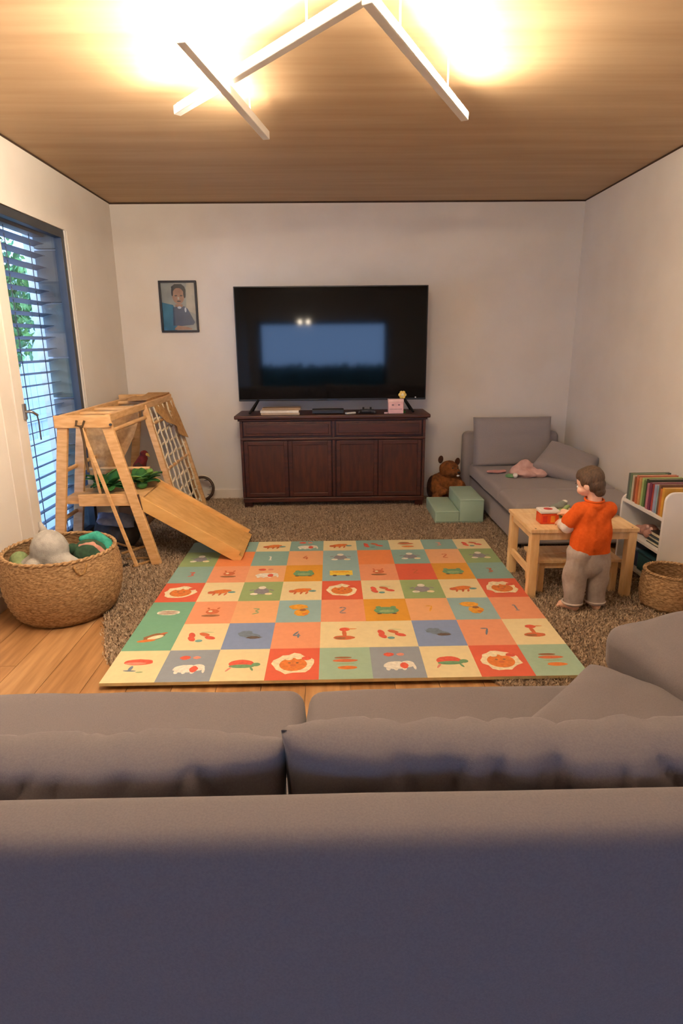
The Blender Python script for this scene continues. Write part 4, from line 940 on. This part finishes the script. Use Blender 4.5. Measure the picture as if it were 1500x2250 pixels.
# ================================================================== BOOKSHELF + BOOKS
SX0, SX1, SY0, SY1 = 1.755, 2.062, 3.075, 3.56
bs = thing('bookshelf', 'low white bookshelf with rounded sides against the right wall', 'bookshelf', ((SX0+SX1)/2,(SY0+SY1)/2,.010))
def side_panel(y0,y1,top):
    r = .05; prof = [(SX0,.010),(SX1,.010),(SX1,top)]+[(SX0+r-r*math.sin(a),top-r+r*math.cos(a)) for a in [PI/2*k/8 for k in range(9)]]
    n = len(prof); return MB().add([(x,y0,z) for x,z in prof]+[(x,y1,z) for x,z in prof], [tuple(range(n)),tuple(reversed(range(n,2*n)))]+[(i,(i+1)%n,(i+1)%n+n,i+n) for i in range(n)])
side_panel(SY0,SY0+.018,.575).build('side_panel', WHITE, bs, bevel=.003, world=True)
side_panel(SY1-.018,SY1,.46).build('side_panel', WHITE, bs, bevel=.003, world=True)
MB().box(SX1-.008,SX1,SY0+.018,SY1-.018,.03,.56).build('back_panel', WHITE, bs, world=True)
for z in (.06,.245,.430): MB().box(SX0+.004,SX1-.008,SY0+.018,SY1-.018,z-.018,z).build('shelf', WHITE, bs, bevel=.002, world=True)
bkc = [((96,104,98),'slate grey'),((110,132,104),'dark sage'),((206,196,170),'beige'),((150,84,52),'rust brown'),((206,120,92),'salmon'),((196,106,58),'burnt orange'),((214,160,104),'tan'),((170,192,128),'light green'),((96,128,74),'mid green'),((62,66,52),'dark olive'),((188,120,140),'mauve'),((120,56,86),'plum'),((170,72,66),'brick red'),((160,168,196),'lavender blue'),((140,180,196),'pale blue'),((120,84,66),'cocoa'),((208,120,60),'orange'),((226,172,70),'golden yellow')]
y = SY1-.024; rnd = random.Random(11)
for i,(c,nm) in enumerate(bkc):
    th = rnd.uniform(.019,.026); y -= th/2
    t = book('book', '%s children\'s book standing upright on top of the white bookshelf' % nm, (SX0+.012+rnd.uniform(0,.01), y, .4305), (th-.001, rnd.uniform(.20,.245), rnd.uniform(.145,.172)), c, -PI/2, 'books on the bookshelf')
    y -= th/2+.0006
    if i == 0: t['label'] = 'slate grey children\'s book standing at the far end of the bookshelf'
# things on the lower shelves
for i,(c,z,th,nm) in enumerate((((44,54,50),.2455,.020,'dark green book lying lowest on the middle bookshelf shelf'),((70,84,96),.2660,.018,'blue grey book lying second on the middle bookshelf shelf'),((58,44,40),.2845,.024,'dark brown book lying third on the middle bookshelf shelf'))):
    flat_book(nm, SX0+.03+.01*i, SX1-.04, SY0+.03, SY0+.20, z, th, c, 'books lying on the middle shelf')
t = thing('plush_mouse', 'pink plush toy heaped on the middle bookshelf shelf', 'plush toy', (SX0+.09,SY0+.29,.2455))
place(remesh(MB().ell((0,0,.035),(.05,.06,.035)).ell((-.02,-.05,.03),(.035,.035,.03)).ell((-.03,.05,.025),(.03,.04,.025)),.005,3,.006,30),'body',mat('dusty_rose_plush',(180,136,126),.9,(150,108,100),30),t)
for y_ in (-.075,-.035): MB().ell((-.03,y_,.062),(.008,.014,.014)).build('ear', PB, t, smooth=3)
t = thing('storage_box', 'teal storage box on the bottom bookshelf shelf', 'box', (SX0+.14,SY0+.15,.0605))
TL = mat('teal_plastic',(52,104,112),.5,(40,88,98),10)
MB().box(-.12,.12,-.12,.10,0,.10).build('bin', TL, t, bevel=.006); MB().box(-.125,.125,-.125,.105,.10,.115).build('lid', mat('dark_teal_plastic',(36,72,80),.5), t, bevel=.003)
t = thing('toy_bin', 'blue lidded bin at the far end of the bottom bookshelf shelf', 'box', (SX0+.14,SY0+.355,.0605))
MB().box(-.11,.11,-.085,.085,0,.095).build('bin', mat('slate_blue_plastic',(64,74,112),.5), t, bevel=.006); MB().box(-.114,.114,-.089,.089,.095,.108).build('lid', mat('grey_plastic_lid',(120,124,138),.5), t, bevel=.003)

# ================================================================== SOFA (foreground)
sf = thing('sofa', 'long grey linen sofa seen from behind in the foreground', 'sofa', (-.05,1.15,0))
SA, SB_ = -1.45, 1.75
up('back_panel', soft_box(SA,SB_,.655,.772,.06,.713,.036,.0015,1), GREYF, sf)
up('seat_base', soft_box(SA,SB_,.765,1.50,.07,.29,.02,.003,4), GREYF, sf)
up('seat_cushion', soft_box(SA+.005,-.085,.775,1.535,.28,.418,.045,.008,6), GREYF, sf)
up('seat_cushion', soft_box(-.080,SB_-.01,.775,1.525,.28,.422,.045,.009,9), GREYF, sf)
for x in (SA+.08,SB_-.1):
    for y in (.70,1.42): MB().lathe([(.014,0),(.022,.075)],(x,y,0),12).build('leg', BLACK, sf, world=True)
def bcush(label, x0, x1, z0, z1, t_, seed, tilt, y, pin):
    w_, h_ = x1-x0, z1-z0
    return tag(place(cushion_mesh(w_,h_,t_,110,56,.30,.012,.012,seed,pinchy=pin,crease=.026),'sofa_cushion',GREYF,None,((x0+x1)/2,y,(z0+z1)/2),(math.radians(tilt),0,0)), label, 'cushion', 'loose back cushions of the foreground sofa')
bcush('grey linen back cushion on the left half of the foreground sofa', -1.22,-.078,.42,.728,.168,3,95,.864,.02)
bcush('grey linen back cushion on the right half of the foreground sofa', -.088,1.06,.42,.752,.172,8,95,.864,.10)
tag(place(cushion_mesh(.42,.50,.11,30,30,.3,.03,.006,12),'throw_pillow',GREYF,None,(.715,1.155,.478),(math.radians(2),0,math.radians(45))), 'square grey throw pillow lying cornerwise on the right sofa seat', 'cushion')
am = place(soft_box(0,.30,-.42,.27,0,.158,.05,.008,4),'bolster_cushion',GREYF,None,(.815,1.30,.425),(0,math.radians(-6),math.radians(11)))
tag(am, 'thick grey bolster cushion along the right end of the foreground sofa', 'cushion')

# ================================================================== PENDANT over the dining end behind the viewer
pd = thing('pendant_lamp', 'small two bulb pendant lamp hanging behind the viewer near the wide window', 'lamp', (-.52,-2.3,H))
MB().lathe([(0,0),(.05,0),(.05,-.025),(0,-.03)],n=20).build('canopy', BLACK, pd)
MB().tube([(0,0,-.02),(0,0,-.60)],.003,6).build('cable', BLACK, pd)
MB().beam((-.09,0,-.60),(.09,0,-.60),.014,.014).build('crossbar', BLACK, pd)
PBULB = emit_mat('pendant_bulb', LED_COLOR, 60.0)
for x in (-.08,.08):
    h_ = MB().lathe([(.012,-.60),(.018,-.64),(.016,-.655)],(x,0,0),14).build('socket', BLACK, pd)
    MB().ell((x,0,-.69),(.034,.034,.04)).build('bulb', PBULB, h_, smooth=3)
